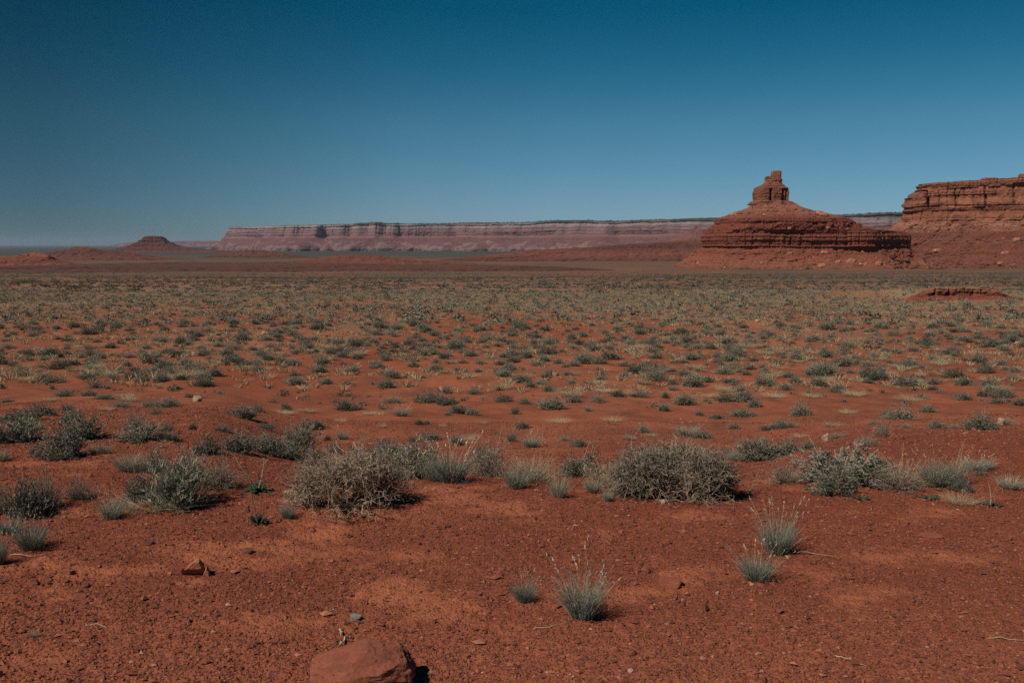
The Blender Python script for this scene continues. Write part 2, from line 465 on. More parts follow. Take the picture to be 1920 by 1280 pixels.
def block(name, c, size, mat, ex=0.35, seed=1, amp=0.10, n=40, parent=None, freq=1.6, lean=(0, 0), roty=0.0, flat=0.0, smooth=False):
    """weathered boulder or rock block: a superellipsoid broken up by noise"""
    th = np.linspace(0, 2 * math.pi, n, endpoint=False); ph = np.linspace(-math.pi / 2, math.pi / 2, n // 2 + 1)
    P, T = np.meshgrid(ph, th, indexing='ij')
    sg = lambda v, e: np.sign(v) * np.abs(v) ** e
    x = sg(np.cos(P), ex) * sg(np.cos(T), ex); y = sg(np.cos(P), ex) * sg(np.sin(T), ex); z = sg(np.sin(P), ex)
    d = 1 + amp * fbm(x * freq + 7, y * freq, z * freq, seed=seed, o=4) - amp * .7 * np.abs(vn(x * freq * 1.7, y * freq * 1.7, z * freq * 3 + 4, seed=seed + 3))
    x, y, z = x * d * size[0] / 2, y * d * size[1] / 2, z * d * size[2] / 2
    x = x + lean[0] * z; y = y + lean[1] * z
    if roty:
        cr, sr = math.cos(roty), math.sin(roty); x, z = x * cr + z * sr, -x * sr + z * cr
    V = np.stack([x.ravel(), y.ravel(), z.ravel()], 1)
    m = len(ph); i = np.arange(m - 1)[:, None] * n; j = np.arange(n)[None]; k = (j + 1) % n
    Q = np.stack([i + j, i + k, i + n + k, i + n + j], -1).reshape(-1, 4)
    me = mesh_of(name, V, Q, mat, smooth=smooth)
    return obj(name, me, parent, c)

def empty(name, loc=(0, 0, 0)):
    e = bpy.data.objects.new(name, None); COL.objects.link(e); e.location = loc
    return e
def under(child, parent):
    child.parent = parent
    child.matrix_parent_inverse = parent.matrix_basis.inverted()

# --- the butte with the balanced rock
DB = 900.0
PX = DB / F_PX
zrow = lambda row, D: at(960, row, D)[2]
RED = (0.215, 0.060, 0.035); RED2 = (0.168, 0.047, 0.029); RED3 = (0.250, 0.083, 0.048); TAL = (0.270, 0.112, 0.074); PALE = (0.42, 0.195, 0.120); TWR = (0.345, 0.135, 0.077)
mb = rock_material('banded_red_sandstone', zrow(515, DB), zrow(375, DB), [
    (0.0, (0.14, 0.066, 0.042)), (.10, (.20, .072, .043)), (.17, (.27, .102, .062)), (.24, RED3), (.30, RED), (.345, RED3), (.36, RED2), (.40, RED), (.44, RED2), (.47, RED3), (.52, RED2), (.56, RED), (.60, RED2), (.64, RED),
    (.68, RED2), (.72, RED2), (.755, RED), (.79, TAL), (.9, (0.31, .12, .072)), (1.0, TAL)])
mt_ = rock_material('tower_sandstone', zrow(385, DB), zrow(320, DB), [(0, RED3), (.3, TWR), (.55, (0.25, 0.085, 0.05)), (.7, PALE), (.8, TWR), (1, (0.38, 0.16, 0.085))], streak=.5, patchy=.6)
butte = empty('butte', tuple(at(1450, 470, DB)))
def bdepth(X, a, z):
    ridge = sstep(PX * 600, PX * 690, X)
    top = sstep(zrow(418, DB), zrow(400, DB), z)
    return np.maximum(a * .55 * 0 + (62 - 36 * ridge), 0) * (1 - top) * (1 + .9 * sstep(zrow(465, DB), zrow(515, DB), z)) + top * a * .85
base_rows = [(378, 1409, 1478.0, .1), (384, 1406, 1486.0, .1), (390, 1400, 1500.0, 0), (396, 1388, 1518.0, 0), (401, 1375, 1536.0, 0), (404, 1368, 1550.0, 0.05),
             (406, 1358, 1562.0, .8), (412, 1352, 1572.0, .9), (419, 1350, 1582.0, 1), (421, 1349, 1585.0, .2), (428, 1338, 1594.1, .1), (432, 1331, 1623.3, .2),
             (435, 1327, 1664.3, .6), (437, 1324, 1677.6, 1), (444, 1321, 1680.6, 1), (455, 1321, 1682.5, 1), (463, 1323, 1682.5, 1), (466, 1321, 1682.5, .6), (468, 1317, 1684.4, .05),
             (478, 1305, 1694.2, 0), (490, 1289, 1713.6, 0), (502, 1272, 1740.8, 0), (515, 1252, 1775.7, 0), (530, 1225, 1824.3, 0)]
bb = loft('banded_base', DB, base_rows, mb, bdepth, n=1300, nz=330, strata=1.75, crack=1.15, gully=3.9, seed=3, bedh=3.2, p=.6, yc=lambda X: -26 * sstep(PX * 560, PX * 690, X))
tower_rows = [(350, 1423, 1469, .8), (352, 1418, 1474, 1), (354, 1416, 1476, 1), (364, 1413.5, 1476.5, 1), (372, 1414, 1476, 1), (377, 1414, 1476, 1), (378.5, 1409, 1478, .3), (384, 1405, 1485, .1)]
def tnotch(X, Y, Z, C):
    g = 0
    for px, w_, dp in ((1433, .9, 7), (1457, 1.2, 6), (1463, .9, 8)):
        g = g - dp * np.exp(-((X - (px - 960) * PX) / w_) ** 2) * (Z < zrow(354, DB)) * (Z > zrow(378, DB))
    return g
tw = loft('cliff_tower', DB, tower_rows, mt_, lambda X, a, z: a * .8, n=300, nz=90, strata=.6, crack=.45, gully=.8, seed=12, p=.42, notch=tnotch, bedh=4, roughn=.35)
cap_rows = [(337, 1437, 1465, .6), (342, 1434, 1464, 1), (346, 1430, 1466, .8), (350, 1422, 1471, .6)]
cp = loft('cap_ledge', DB, cap_rows, mt_, lambda X, a, z: a * .8, n=160, nz=40, strata=1.3, crack=.9, gully=.5, seed=17, p=.6, bedh=2.4)
kn = block('knob', at(1439, 334.5, DB), (5.4, 6, 4.4), mt_, .6, 5, .22)
kn2 = block('knob_neck', at(1440, 338.5, DB), (5.0, 5, 4.2), mt_, .6, 8, .2)
nk = block('rock_neck', at(1456.5, 341, DB), (7.2, 7, 6.4), mt_, .5, 9, .16)
br = block('balanced_rock', at(1455, 330, DB), (9.4, 8.5, 10.4), mt_, .28, 4, .05)
for o in (bb, tw, cp, kn, kn2, nk, br): under(o, butte)
tag(butte, 'red banded sandstone butte crowned by a narrow tower with a square balanced rock', 'butte')

# --- the mesa at the right edge
DM = 1020.0
PM = DM / F_PX
mm = rock_material('mesa_sandstone', zrow(505, DM), zrow(345, DM), [
    (0, (0.13, .062, .041)), (.1, (.175, .063, .041)), (.17, (.20, .076, .048)), (.2, (.13, .045, .03)), (.235, RED), (.28, (.13, .043, .028)), (.33, (.20, .071, .045)), (.37, (.135, .043, .029)), (.42, RED2), (.45, TAL), (.54, PALE), (.56, TWR), (.66, (.31, .118, .068)), (.70, (.24, .09, .055)),
    (.72, (0.355, 0.142, .080)), (.92, (.345, .135, .075)), (.94, PALE), (.96, (.20, .07, .042)), (1, (.33, .12, .066))], streak=.4, wob=.012, patchy=.75)
mesa = empty('mesa', tuple(at(1900, 460, DM)))
mrows = [(346, 1729, 2560, .9), (349, 1728, 2562, 1), (355, 1731, 2560, 1), (357, 1724, 2562, .3), (360, 1721, 2565, .6), (363, 1716, 2570, 1), (370.5, 1714, 2575, 1), (372, 1703.5, 2578, 1), (389, 1702.5, 2580, 1),
         (391, 1705, 2575, .8), (394, 1705, 2575, .8), (396, 1702, 2584, 1), (406, 1701, 2586, 1), (414, 1700, 2588, 1), (416, 1697, 2590, .2), (424, 1686, 2600, 0), (432, 1673, 2612, 0.05),
         (436, 1668, 2616, .5), (444, 1664, 2620, .35), (452, 1655, 2632, .3), (462, 1648, 2640, .6), (467, 1645, 2644, .7), (469, 1640, 2650, .1), (480, 1622, 2666, 0), (500, 1580, 2705, 0), (520, 1540, 2750, 0), (535, 1510, 2780, 0)]
def mdepth(X, a, z):
    tp = sstep(PM * 690, PM * 980, X)
    return 22 + 75 * tp + (40 + 120 * tp) * sstep(zrow(415, DM), zrow(520, DM), z) + 8 * sstep(zrow(357, DM), zrow(416, DM), z)
def mtilt(X, Z, z0, z1):
    return np.clip((X - PM * 740) / (PM * 220), 0, 3) * 5.0 * sstep(zrow(400, DM), zrow(350, DM), Z)
def mnotch(X, Y, Z, C):
    hi = (Z > zrow(391, DM)) & (Z < zrow(358, DM))
    g = 0
    for px, w_, dp in ((1713.5, 1.0, 9), (1792, .8, 5), (1828, .8, 3), (1894, 1.0, 5), (1905, 2.0, 6), (1752, .7, 3)):
        g = g - dp * np.exp(-((X - (px - 960) * PM) / w_) ** 2) * hi
    big = vn(X / 17, 0 * X + 3.3, Z / 26, seed=71)
    return g + 3.2 * np.clip(big * 2.2, -1, 1) * hi
mc = loft('cliff_and_talus', DM, mrows, mm, mdepth, n=1900, nz=330, strata=2.3, crack=1.1, gully=4.2, seed=23, p=.32, tilt=mtilt, bedh=3.6, notch=mnotch, yc=lambda X: 0 * X)
mk = block('rim_knob', at(1856, 338.5, DM + 10), (17, 12, 6.5), mm, .6, 41, .2)
mk2 = loft('rim_tower', DM + 5, [(326, 1914, 1950, 1), (336, 1912, 1955, 1), (342, 1904, 1962, .6), (350, 1896, 1970, .5)], mm, lambda X, a, z: a * .8, n=120, nz=40, strata=1.2, crack=.8, gully=.6, seed=44, bedh=2.2)
mk3 = loft('rim_ledge', DM + 12, [(340, 1846, 1868, .9), (343, 1838, 1876, 1), (347, 1800, 1890, .6), (352, 1790, 1900, .5)], mm, lambda X, a, z: a * .5, n=160, nz=30, strata=1.0, crack=.8, gully=.6, seed=46, bedh=2.0)
for o in (mc, mk, mk2, mk3): under(o, mesa)
tag(mesa, 'tall red sandstone mesa with sheer cliff above rubble slopes at the right edge', 'mesa')

# --- the long pale mesa on the horizon
DF = 7600.0
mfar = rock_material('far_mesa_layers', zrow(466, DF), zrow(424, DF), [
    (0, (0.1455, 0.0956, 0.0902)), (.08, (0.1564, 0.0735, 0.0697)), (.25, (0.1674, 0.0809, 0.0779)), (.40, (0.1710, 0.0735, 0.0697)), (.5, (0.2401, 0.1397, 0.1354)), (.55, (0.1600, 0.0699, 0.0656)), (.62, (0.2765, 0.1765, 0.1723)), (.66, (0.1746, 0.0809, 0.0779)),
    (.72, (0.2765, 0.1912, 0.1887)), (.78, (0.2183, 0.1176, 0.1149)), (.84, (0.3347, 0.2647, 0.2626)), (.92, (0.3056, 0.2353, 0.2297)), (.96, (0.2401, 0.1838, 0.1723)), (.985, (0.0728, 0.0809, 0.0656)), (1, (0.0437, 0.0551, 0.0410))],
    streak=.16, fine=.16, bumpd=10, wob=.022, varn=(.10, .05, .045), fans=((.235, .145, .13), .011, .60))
PF = DF / F_PX
def fyc(X): return -1.0 * np.clip(X / PF + 130, 0, 900) * PF * .62 + 0.0 * X
frows = [(425, 433, 1990, 1), (426.5, 431, 1992, 1), (430, 430, 1994, 1), (435, 429, 1996, .9), (440, 428, 1998, .8), (444, 426, 2000, .6), (448, 423, 2003, .15), (455, 415, 2012, 0), (462, 405, 2022, 0), (472, 390, 2040, 0)]
def fdepth(X, a, z):
    tp = sstep(-2480, -1650, X)
    return 70 + 830 * tp + (90 + 170 * tp) * sstep(zrow(444, DF), zrow(466, DF), z)
def fnotch(X, Y, Z, C):
    sc0 = PF
    g = -np.maximum(0, 1 - 3.2 * np.abs(vn(X / (62 * sc0), 0 * X + 1.2, seed=90))) * 14 * (.4 + .6 * C)
    g = g + vn(X / (150 * sc0), 0 * X + 5, seed=91) * 18 + vn(X / (14 * sc0), Y / (40 * sc0), seed=92) * 34
    fan = vn(X / (26 * sc0), 0 * X + 2, seed=93)
    return g + (1 - C) * np.maximum(0, fan) * 90
def ftilt(X, Z, z0, z1):
    k = sstep(z0, z1, Z)
    px = X / PF + 960
    st = 9 * sstep(695, 712, px) + 7 * sstep(1180, 1300, px) + 8 * sstep(1235, 1262, px) + 6 * fbm(px / 80, 0 * px, seed=95, o=3)
    return k * st
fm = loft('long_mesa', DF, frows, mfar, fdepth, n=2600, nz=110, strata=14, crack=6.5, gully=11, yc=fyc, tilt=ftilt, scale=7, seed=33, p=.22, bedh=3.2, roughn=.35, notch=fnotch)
tag(fm, 'long flat topped pale pink mesa stretching across the horizon', 'mesa')

# --- small butte, hills and benches on the plain
def hillmat(name, D, r0, r1, cols, **k):
    st = [(i / (len(cols) - 1), c) for i, c in enumerate(cols)]
    return rock_material(name, zrow(r0, D), zrow(r1, D), st, **k)
H1 = (.145, .053, .040); H2 = (.090, .038, .031); H3 = (.180, .065, .046)
D4 = 4800.0
m4 = hillmat('distant_butte_rock', D4, 474, 442, [(.10, .05, .042), H1, H2, H1, H2, H3, H2, H1, H2, H3], fine=.25, bumpd=5)
lb = loft('cone_butte', D4, [(442, 277, 288, .9), (443.5, 273, 305, 1), (446, 270, 307, 1), (449.5, 268, 309, 1), (450.5, 264, 313, .1), (454, 260, 316, .9), (455, 256, 320, .1), (459, 251, 326, .7), (460, 247, 331, .1), (463, 241, 343, .3), (467, 226, 372, 0), (471, 195, 420, 0), (476, 150, 470, 0), (482, 100, 520, 0)], m4,
          lambda X, a, z: a * .8, n=700, nz=140, strata=5.5, crack=3, gully=11, scale=2.2, seed=51, bedh=4.2, roughn=1.2)
tag(lb, 'small dark red stepped butte alone on the plain left of the long mesa', 'butte')

def hill(label, D, rows, cols, seed, **k):
    mat = hillmat('hill_rock', D, rows[-1][0], rows[0][0], cols, fine=max(.15, 900 / D * .8), bumpd=D / 900)
    kw = dict(n=520, nz=70, strata=D / 900 * .9, crack=D / 1300, gully=D / 320, scale=D / 900, seed=seed, bedh=2.4)
    kw.update(k)
    dp = kw.pop('dp', .35)
    return tag(loft('hill', D, rows, mat, lambda X, a, z: a * dp, **kw), label, 'hill', kind='structure')
hill('low orange red hill with a dark shaded nose at the left edge', 1100, [(473.5, 62, 74, .4), (476, 52, 84, .6), (480, 30, 93, .5), (483, -60, 96, .7), (486, -140, 98, .4), (489, -170, 106, 0), (494, -200, 135, 0), (501, -260, 190, 0), (512, -330, 260, 0)], [H2, (.16, .055, .036), (.22, .07, .04), H1, (.24, .078, .042), (.28, .088, .046)], 61)
hill('dusky red ridge with a low hump below the small butte', 1900, [(463, 138, 164, .4), (465, 130, 172, .5), (469, 118, 188, .2), (473, 95, 235, .2), (477, 80, 262, .1), (483, 40, 300, 0), (492, -60, 420, 0), (502, -200, 560, 0)], [(.12, .05, .04), H2, H1, H2, H1], 64)
hill('small far red hump in front of the long mesa', 2500, [(469, 462, 488, .3), (471, 450, 505, .3), (475, 430, 525, .1), (480, 395, 560, 0), (487, 340, 640, 0)], [(.11, .05, .04), H2, H1, H2], 66)
hill('broad red swell in the middle of the plain', 1350, [(478, 632, 690, .5), (480, 615, 722, .6), (484, 600, 745, .3), (488, 570, 790, .1), (494, 500, 900, 0), (503, 380, 1040, 0)], [(.15, .055, .04), H1, H3, H1, H3], 68)
hill('low red bench stepping up to the right below the long mesa', 1800, [(449, 1290, 1420, .3), (452, 1262, 1460, .5), (456, 1218, 1500, .5), (459, 1160, 1540, .5), (463, 1120, 1560, .4), (467, 1040, 1600, .6), (470, 985, 1630, .3), (475, 950, 1660, 0), (484, 860, 1740, 0), (494, 760, 1820, 0)], [(.15, .055, .04), H2, H1, H3, H1, H2, H1, (.23, .08, .055)], 70, n=800, nz=110, dp=.28)
hill('dark brown rise along the left of the valley floor', 760, [(492, 300, 560, .1), (495, 150, 700, .5), (498, 60, 820, .4), (501, -100, 900, 0), (508, -300, 1000, 0), (516, -420, 1060, 0)], [(.085, .052, .038), (.095, .048, .036), (.075, .04, .032), (.10, .052, .038)], 72, dp=.25)
hill('faint brown terrace behind the grassy flat', 720, [(496, 640, 900, .1), (498, 560, 980, .3), (502, 480, 1080, .1), (508, 360, 1180, 0), (516, 260, 1240, 0)], [(.09, .055, .04), (.10, .05, .037), (.08, .042, .033), (.10, .055, .04)], 74, dp=.25)
sp = loft('rock_pinnacle', 5200.0, [(423, 1303.5, 1306, 1), (427, 1302, 1308, 1), (431, 1300, 1312, 1), (434, 1290, 1320, .8), (437, 1284, 1324, .6), (444, 1272, 1336, .2), (452, 1255, 1360, 0), (462, 1230, 1390, 0)], hillmat('pinnacle_rock', 5200, 460, 423, [H1, (.22, .09, .075), (.2, .08, .07), (.22, .09, .08)], fine=.2, bumpd=6),
          lambda X, a, z: a * .6, n=200, nz=80, strata=4, crack=4, gully=9, scale=5, seed=77, bedh=2.5)
tag(sp, 'thin red rock pinnacle just left of the big butte', 'rock pinnacle')
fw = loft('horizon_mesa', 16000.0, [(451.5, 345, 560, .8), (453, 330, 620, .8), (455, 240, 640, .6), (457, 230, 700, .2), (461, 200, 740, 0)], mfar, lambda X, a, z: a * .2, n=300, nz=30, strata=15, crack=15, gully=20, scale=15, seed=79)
tag(fw, 'thin pale mesa on the far horizon behind the small dark butte', 'mesa')

# --- the washed-out bank in the plain at the right
def bank():
    D = BANK['y'] + 1.0
    mat = hillmat('bank_earth', D, 571, 545, [(.30, .085, .042), (.33, .095, .048), (.28, .075, .04), (.30, .082, .042), RED, (.17, .055, .038), RED, (.15, .05, .036), (.27, .10, .06)], fine=6, bumpd=.10, streak=.3)
    g0 = float(ground(np.array([BANK['x']]), np.array([BANK['y'] - 2]), fine=False)[0])
    rw = lambda h: to_px(0, D, g0 + h)[1]
    x0, x1 = to_px(BANK['x'] - 5.2, D, 0)[0], to_px(BANK['x'] + 2.9, D, 0)[0]
    rows = [(rw(1.164), x0 + 22, x1 - 40, .6), (rw(1.082), x0 + 12, x1 - 30, 1), (rw(0.676), x0 + 4, x1 - 20, 1), (rw(0.595), x0, x1 - 14, .3), (rw(0.406), x0 - 6, x1, 0), (rw(0.068), x0 - 14, x1 + 18, 0), (rw(-0.406), x0 - 20, x1 + 30, 0)]
    o = loft('earth_bank', D, rows, mat, lambda X, a, z: .75 + 1.1 * sstep(g0 + .6, g0 - .1, z), n=520, nz=90, strata=.22, crack=.28, gully=.22, scale=.10, seed=81, bedh=2.6, p=.35, yc=lambda X: -2.4 * sstep(BANK['x'] - .2, BANK['x'] + 3.0, X), tilt=lambda X, Z, z0, z1: sstep(g0 + .2, g0 + 1.1, Z) * (.16 * fbm(X / 1.7, 0 * X, seed=83, o=3) - .30 * sstep(BANK['x'] - .5, BANK['x'] + 3.2, X) - .25 * (1 - sstep(BANK['x'] - 5.2, BANK['x'] - 3, X))))
    tag(o, 'red eroded earth bank cut into the plain below the right mesa', 'earth bank', kind='structure')
bank()
#PART3
# ------------------------------------------------------------------ plants
class Geo:
    def __init__(s): s.V = []; s.Q = []; s.M = []; s.n = 0
    def add(s, V, Q, m):
        V = np.asarray(V, np.float32).reshape(-1, 3); Q = np.asarray(Q, np.int64).reshape(-1, 4)
        s.V.append(V); s.Q.append(Q + s.n); s.M.append(np.full(len(Q), m, np.int32)); s.n += len(V)
    def arrays(s): return np.vstack(s.V), np.vstack(s.Q), np.concatenate(s.M)
    def mesh(s, name, mats):
        V, Q, m = s.arrays()
        return mesh_of(name, V, Q, mats, m)
def unit(v): return v / (np.linalg.norm(v, axis=-1, keepdims=True) + 1e-9)
def ribbons(g, rng, base, dirn, length, width, bend, mat, segs=2, taper=.85, side=None):
    """thin blades, twigs and leaves: base (N,3), dirn (N,3), length/width (N,), bend (N,3)"""
    N = len(base); S = np.linspace(0, 1, segs + 1)
    dirn = unit(dirn)
    C = base[:, None] + dirn[:, None] * (length[:, None] * S[None])[..., None] + bend[:, None] * (S ** 2)[None, :, None] * length[:, None, None]
    if side is None: side = unit(np.cross(dirn, unit(rng.normal(size=(N, 3)))))
    W = width[:, None] * (1 - taper * S[None])
    A = C - side[:, None] * W[..., None] / 2; B = C + side[:, None] * W[..., None] / 2
    V = np.stack([A, B], 2).reshape(-1, 3)
    k = np.arange(N)[:, None] * (segs + 1) * 2 + np.arange(segs)[None] * 2
    Q = np.stack([k, k + 1, k + 3, k + 2], -1)
    g.add(V, Q, mat)
    return C
def tubes(g, P0, P1, r0, r1, mat, sides=4):
    d = unit(P1 - P0); ref = np.where(np.abs(d[:, 2:3]) > .9, np.array([[1., 0, 0]]), np.array([[0, 0, 1.]]))
    u = unit(np.cross(d, ref)); v = np.cross(d, u)
    t = np.linspace(0, 2 * math.pi, sides, endpoint=False)
    ring = lambda P, r: P[:, None] + (u[:, None] * np.cos(t)[None, :, None] + v[:, None] * np.sin(t)[None, :, None]) * r[:, None, None]
    V = np.stack([ring(P0, r0), ring(P1, r1)], 1).reshape(-1, 3)
    k = np.arange(len(P0))[:, None] * sides * 2; j = np.arange(sides)[None]; j2 = (j + 1) % sides
    g.add(V, np.stack([k + j, k + j2, k + sides + j2, k + sides + j], -1), mat)

def shrub_geo(seed, n=420, L=12, leaf=.035, lw=.012, lump=.35, open_=.45, upright=.0, tw=.007, leafmats=(0,), flat=.0, bare=0.0):
    """unit shrub: 1 m wide, about 1 m tall; returns (twigs Geo, leaves Geo)"""
    rng = np.random.default_rng(seed); gt, gl = Geo(), Geo()
    az = rng.uniform(0, 2 * math.pi, n); cz = rng.uniform(-.05, 1, n) ** (1.0 if upright == 0 else .6)
    sz = np.sqrt(np.clip(1 - cz ** 2, 0, 1))
    d = np.stack([sz * np.cos(az), sz * np.sin(az), cz], 1)
    lum = 1 + lump * vn(d[:, 0] * 2.2 + seed, d[:, 1] * 2.2, d[:, 2] * 2.2, seed=seed) + .14 * rng.normal(size=n)
    rad = np.clip(rng.uniform(.55, 1.0, n) * lum, .25, 1.25)
    tip = d * rad[:, None] * np.array([.5, .5, .95]); tip[:, 2] = np.maximum(tip[:, 2], .03)
    base = np.stack([tip[:, 0] * .16 + rng.normal(0, .03, n), tip[:, 1] * .16 + rng.normal(0, .03, n), np.zeros(n)], 1)
    mid0 = base + (tip - base) * rng.uniform(0, open_, n)[:, None]
    dv = tip - mid0; ln = np.linalg.norm(dv, axis=1)
    bend = np.stack([np.zeros(n), np.zeros(n), rng.uniform(.0, .35, n)], 1) + rng.normal(0, .12, (n, 3))
    dv2 = dv / ln[:, None] - bend
    C = ribbons(gt, rng, mid0, dv2, ln, np.full(n, tw), bend, 0, segs=3, taper=.6)
    m = n // 3
    ribbons(gt, rng, base[:m], tip[:m] - base[:m], np.linalg.norm(tip[:m] - base[:m], axis=1) * .6, np.full(m, tw * 1.9), rng.normal(0, .1, (m, 3)), 0, segs=2, taper=.5)
    # side twigs
    k = n * 2; idx = rng.integers(0, n, k); t = rng.uniform(.45, 1, k); pos = mid0[idx] + unit(dv2[idx]) * (ln[idx] * t)[:, None] + bend[idx] * (t ** 2 * ln[idx])[:, None]
    sd = unit(unit(dv[idx]) + rng.normal(0, .55, (k, 3)) + np.array([0, 0, .25]))
    sl_ = rng.uniform(.05, .13, k)
    ribbons(gt, rng, pos, sd, sl_, np.full(k, tw * .7), rng.normal(0, .15, (k, 3)), 0, segs=2, taper=.6)
    if L:
        keep = rng.random(k) > bare; pos, sd, sl_ = pos[keep], sd[keep], sl_[keep]; k = len(pos)
        N = k * L // 2; i2 = rng.integers(0, k, N); t = rng.uniform(0.1, 1.05, N)
        p = pos[i2] + sd[i2] * (sl_[i2] * t)[:, None]
        dd = unit(sd[i2] + rng.normal(0, .65, (N, 3)) + np.array([0, 0, .15 + upright]))
        mats = np.array(leafmats)[rng.integers(0, len(leafmats), N)]
        for mm_ in set(leafmats):
            q = mats == mm_
            ribbons(gl, rng, p[q], dd[q], leaf * rng.uniform(.6, 1.3, q.sum()), np.full(q.sum(), lw) * rng.uniform(.7, 1.3, q.sum()), rng.normal(0, .1, (q.sum(), 3)), mm_, segs=1, taper=.45)
    return gt, gl

def tuft_geo(seed, n=320, h=1.0, spread=.5, wid=.010, base_r=.18, bend=.25, green=.8, stalks=0, seeds=True, hvar=.45):
    """bunch of upright blades (unit height, ~1 wide); returns (blades Geo, stalks Geo or None)"""
    rng = np.random.default_rng(seed); gb, gs = Geo(), Geo()
    def fan(n, sp, br):
        az = rng.uniform(0, 2 * math.pi, n); r = br * np.sqrt(rng.random(n))
        b = np.stack([r * np.cos(az), r * np.sin(az), np.full(n, -.02)], 1)
        az2 = az + rng.normal(0, .5, n); lean = np.abs(rng.normal(0, sp * .6, n)) + sp * .35 * r / br
        return b, unit(np.stack([np.cos(az2) * lean, np.sin(az2) * lean, np.ones(n)], 1)), np.stack([np.cos(az2), np.sin(az2), -.3 * np.ones(n)], 1)
    b, d, bd = fan(n, spread, base_r)
    ln = h * (1 - hvar * rng.random(n)) * (1 - .25 * (1 - d[:, 2]))
    isg = rng.random(n) < green
    for q, m_ in ((isg, 0), (~isg, 1)):
        if q.sum(): ribbons(gb, rng, b[q], d[q], ln[q], np.full(q.sum(), wid) * rng.uniform(.6, 1.4, q.sum()), bd[q] * (bend * rng.uniform(.2, 1.2, q.sum()))[:, None] + rng.normal(0, .08, (q.sum(), 3)), m_, segs=3, taper=.75)
    # short leaves up the blades
    N = n * 3; i = rng.integers(0, n, N); t = rng.uniform(.25, .95, N)
    p = b[i] + d[i] * (ln[i] * t)[:, None] + bd[i] * (bend * .7 * ln[i] * t ** 2)[:, None]
    ribbons(gb, rng, p, unit(d[i] + rng.normal(0, .45, (N, 3))), rng.uniform(.05, .12, N) * h, np.full(N, wid * .8), rng.normal(0, .1, (N, 3)), 0, segs=1)
    if stalks:
        b, d, bd = fan(stalks, spread * .9, base_r * .9)
        ln = h * rng.uniform(1.0, 1.55, stalks)
        C = ribbons(gs, rng, b, d, ln, np.full(stalks, wid * .55), bd * .12 + rng.normal(0, .06, (stalks, 3)), 0, segs=4, taper=.4)
        if seeds:
            e = C[:, -1]; dr = unit(C[:, -1] - C[:, -2])
            k = 5; E = np.repeat(e, k, 0) - np.repeat(dr, k, 0) * (rng.random((stalks * k, 1)) * .13 * h)
            ribbons(gs, rng, E, np.repeat(dr, k, 0) + rng.normal(0, .3, (stalks * k, 3)), np.full(stalks * k, .05 * h), np.full(stalks * k, wid * 1.3), np.zeros((stalks * k, 3)), 1, segs=1, taper=.5)
    return gb, (gs if stalks else None)

def branch_geo(seed, W, H, mains=16, depth=4, r=.011, lean=.9, wig=.35, split=3, decay=.62, low=.2, pref=None, reach=.34):
    """bare woody tangle grown branch by branch; sizes in metres"""
    rng = np.random.default_rng(seed); g = Geo(); tips = []
    P0s, P1s, R0s, R1s, Ms = [], [], [], [], []
    fine_p, fine_d, fine_l = [], [], []
    def grow(p, d, L, r0, k):
        n = 4; q = p.copy(); dd = d.copy(); rr = r0
        for s in range(n):
            dd = unit(dd + rng.normal(0, wig * .5, 3) + np.array([0, 0, .05]))
            e = q + dd * (L / n)
            if e[2] < .01: dd[2] = abs(dd[2]) * .6; e = q + dd * (L / n)
            r2 = rr * .86
            P0s.append(q); P1s.append(e); R0s.append(rr); R1s.append(r2)
            q = e; rr = r2
            if k > 0 and s >= 1 and rng.random() < .6:
                grow(q, unit(dd + rng.normal(0, .6, 3)), L * decay * rng.uniform(.6, 1.1), rr * .66, k - 1)
        if k > 0:
            for _ in range(split - 1): grow(q, unit(dd + rng.normal(0, .45, 3)), L * decay * rng.uniform(.7, 1.1), rr * .75, k - 1)
        else: tips.append((q, dd))
    for i in range(mains):
        az = (i + rng.random()) / mains * 2 * math.pi if pref is None else rng.normal(pref, 1.1)
        el = rng.uniform(low, 1.25)
        d = np.array([math.cos(az) * math.cos(el) * W, math.sin(az) * math.cos(el) * W * .8, math.sin(el) * H * 1.3]); L = np.linalg.norm(d) * reach
        grow(np.array([math.cos(az) * .03, math.sin(az) * .03, -.01]), unit(d), L, r * rng.uniform(.6, 1.1), depth)
    P0, P1 = np.array(P0s), np.array(P1s); r0, r1 = np.array(R0s), np.array(R1s)
    tubes(g, P0, P1, np.maximum(r0, .0011), np.maximum(r1, .0009), 0, 3)
    return g, tips

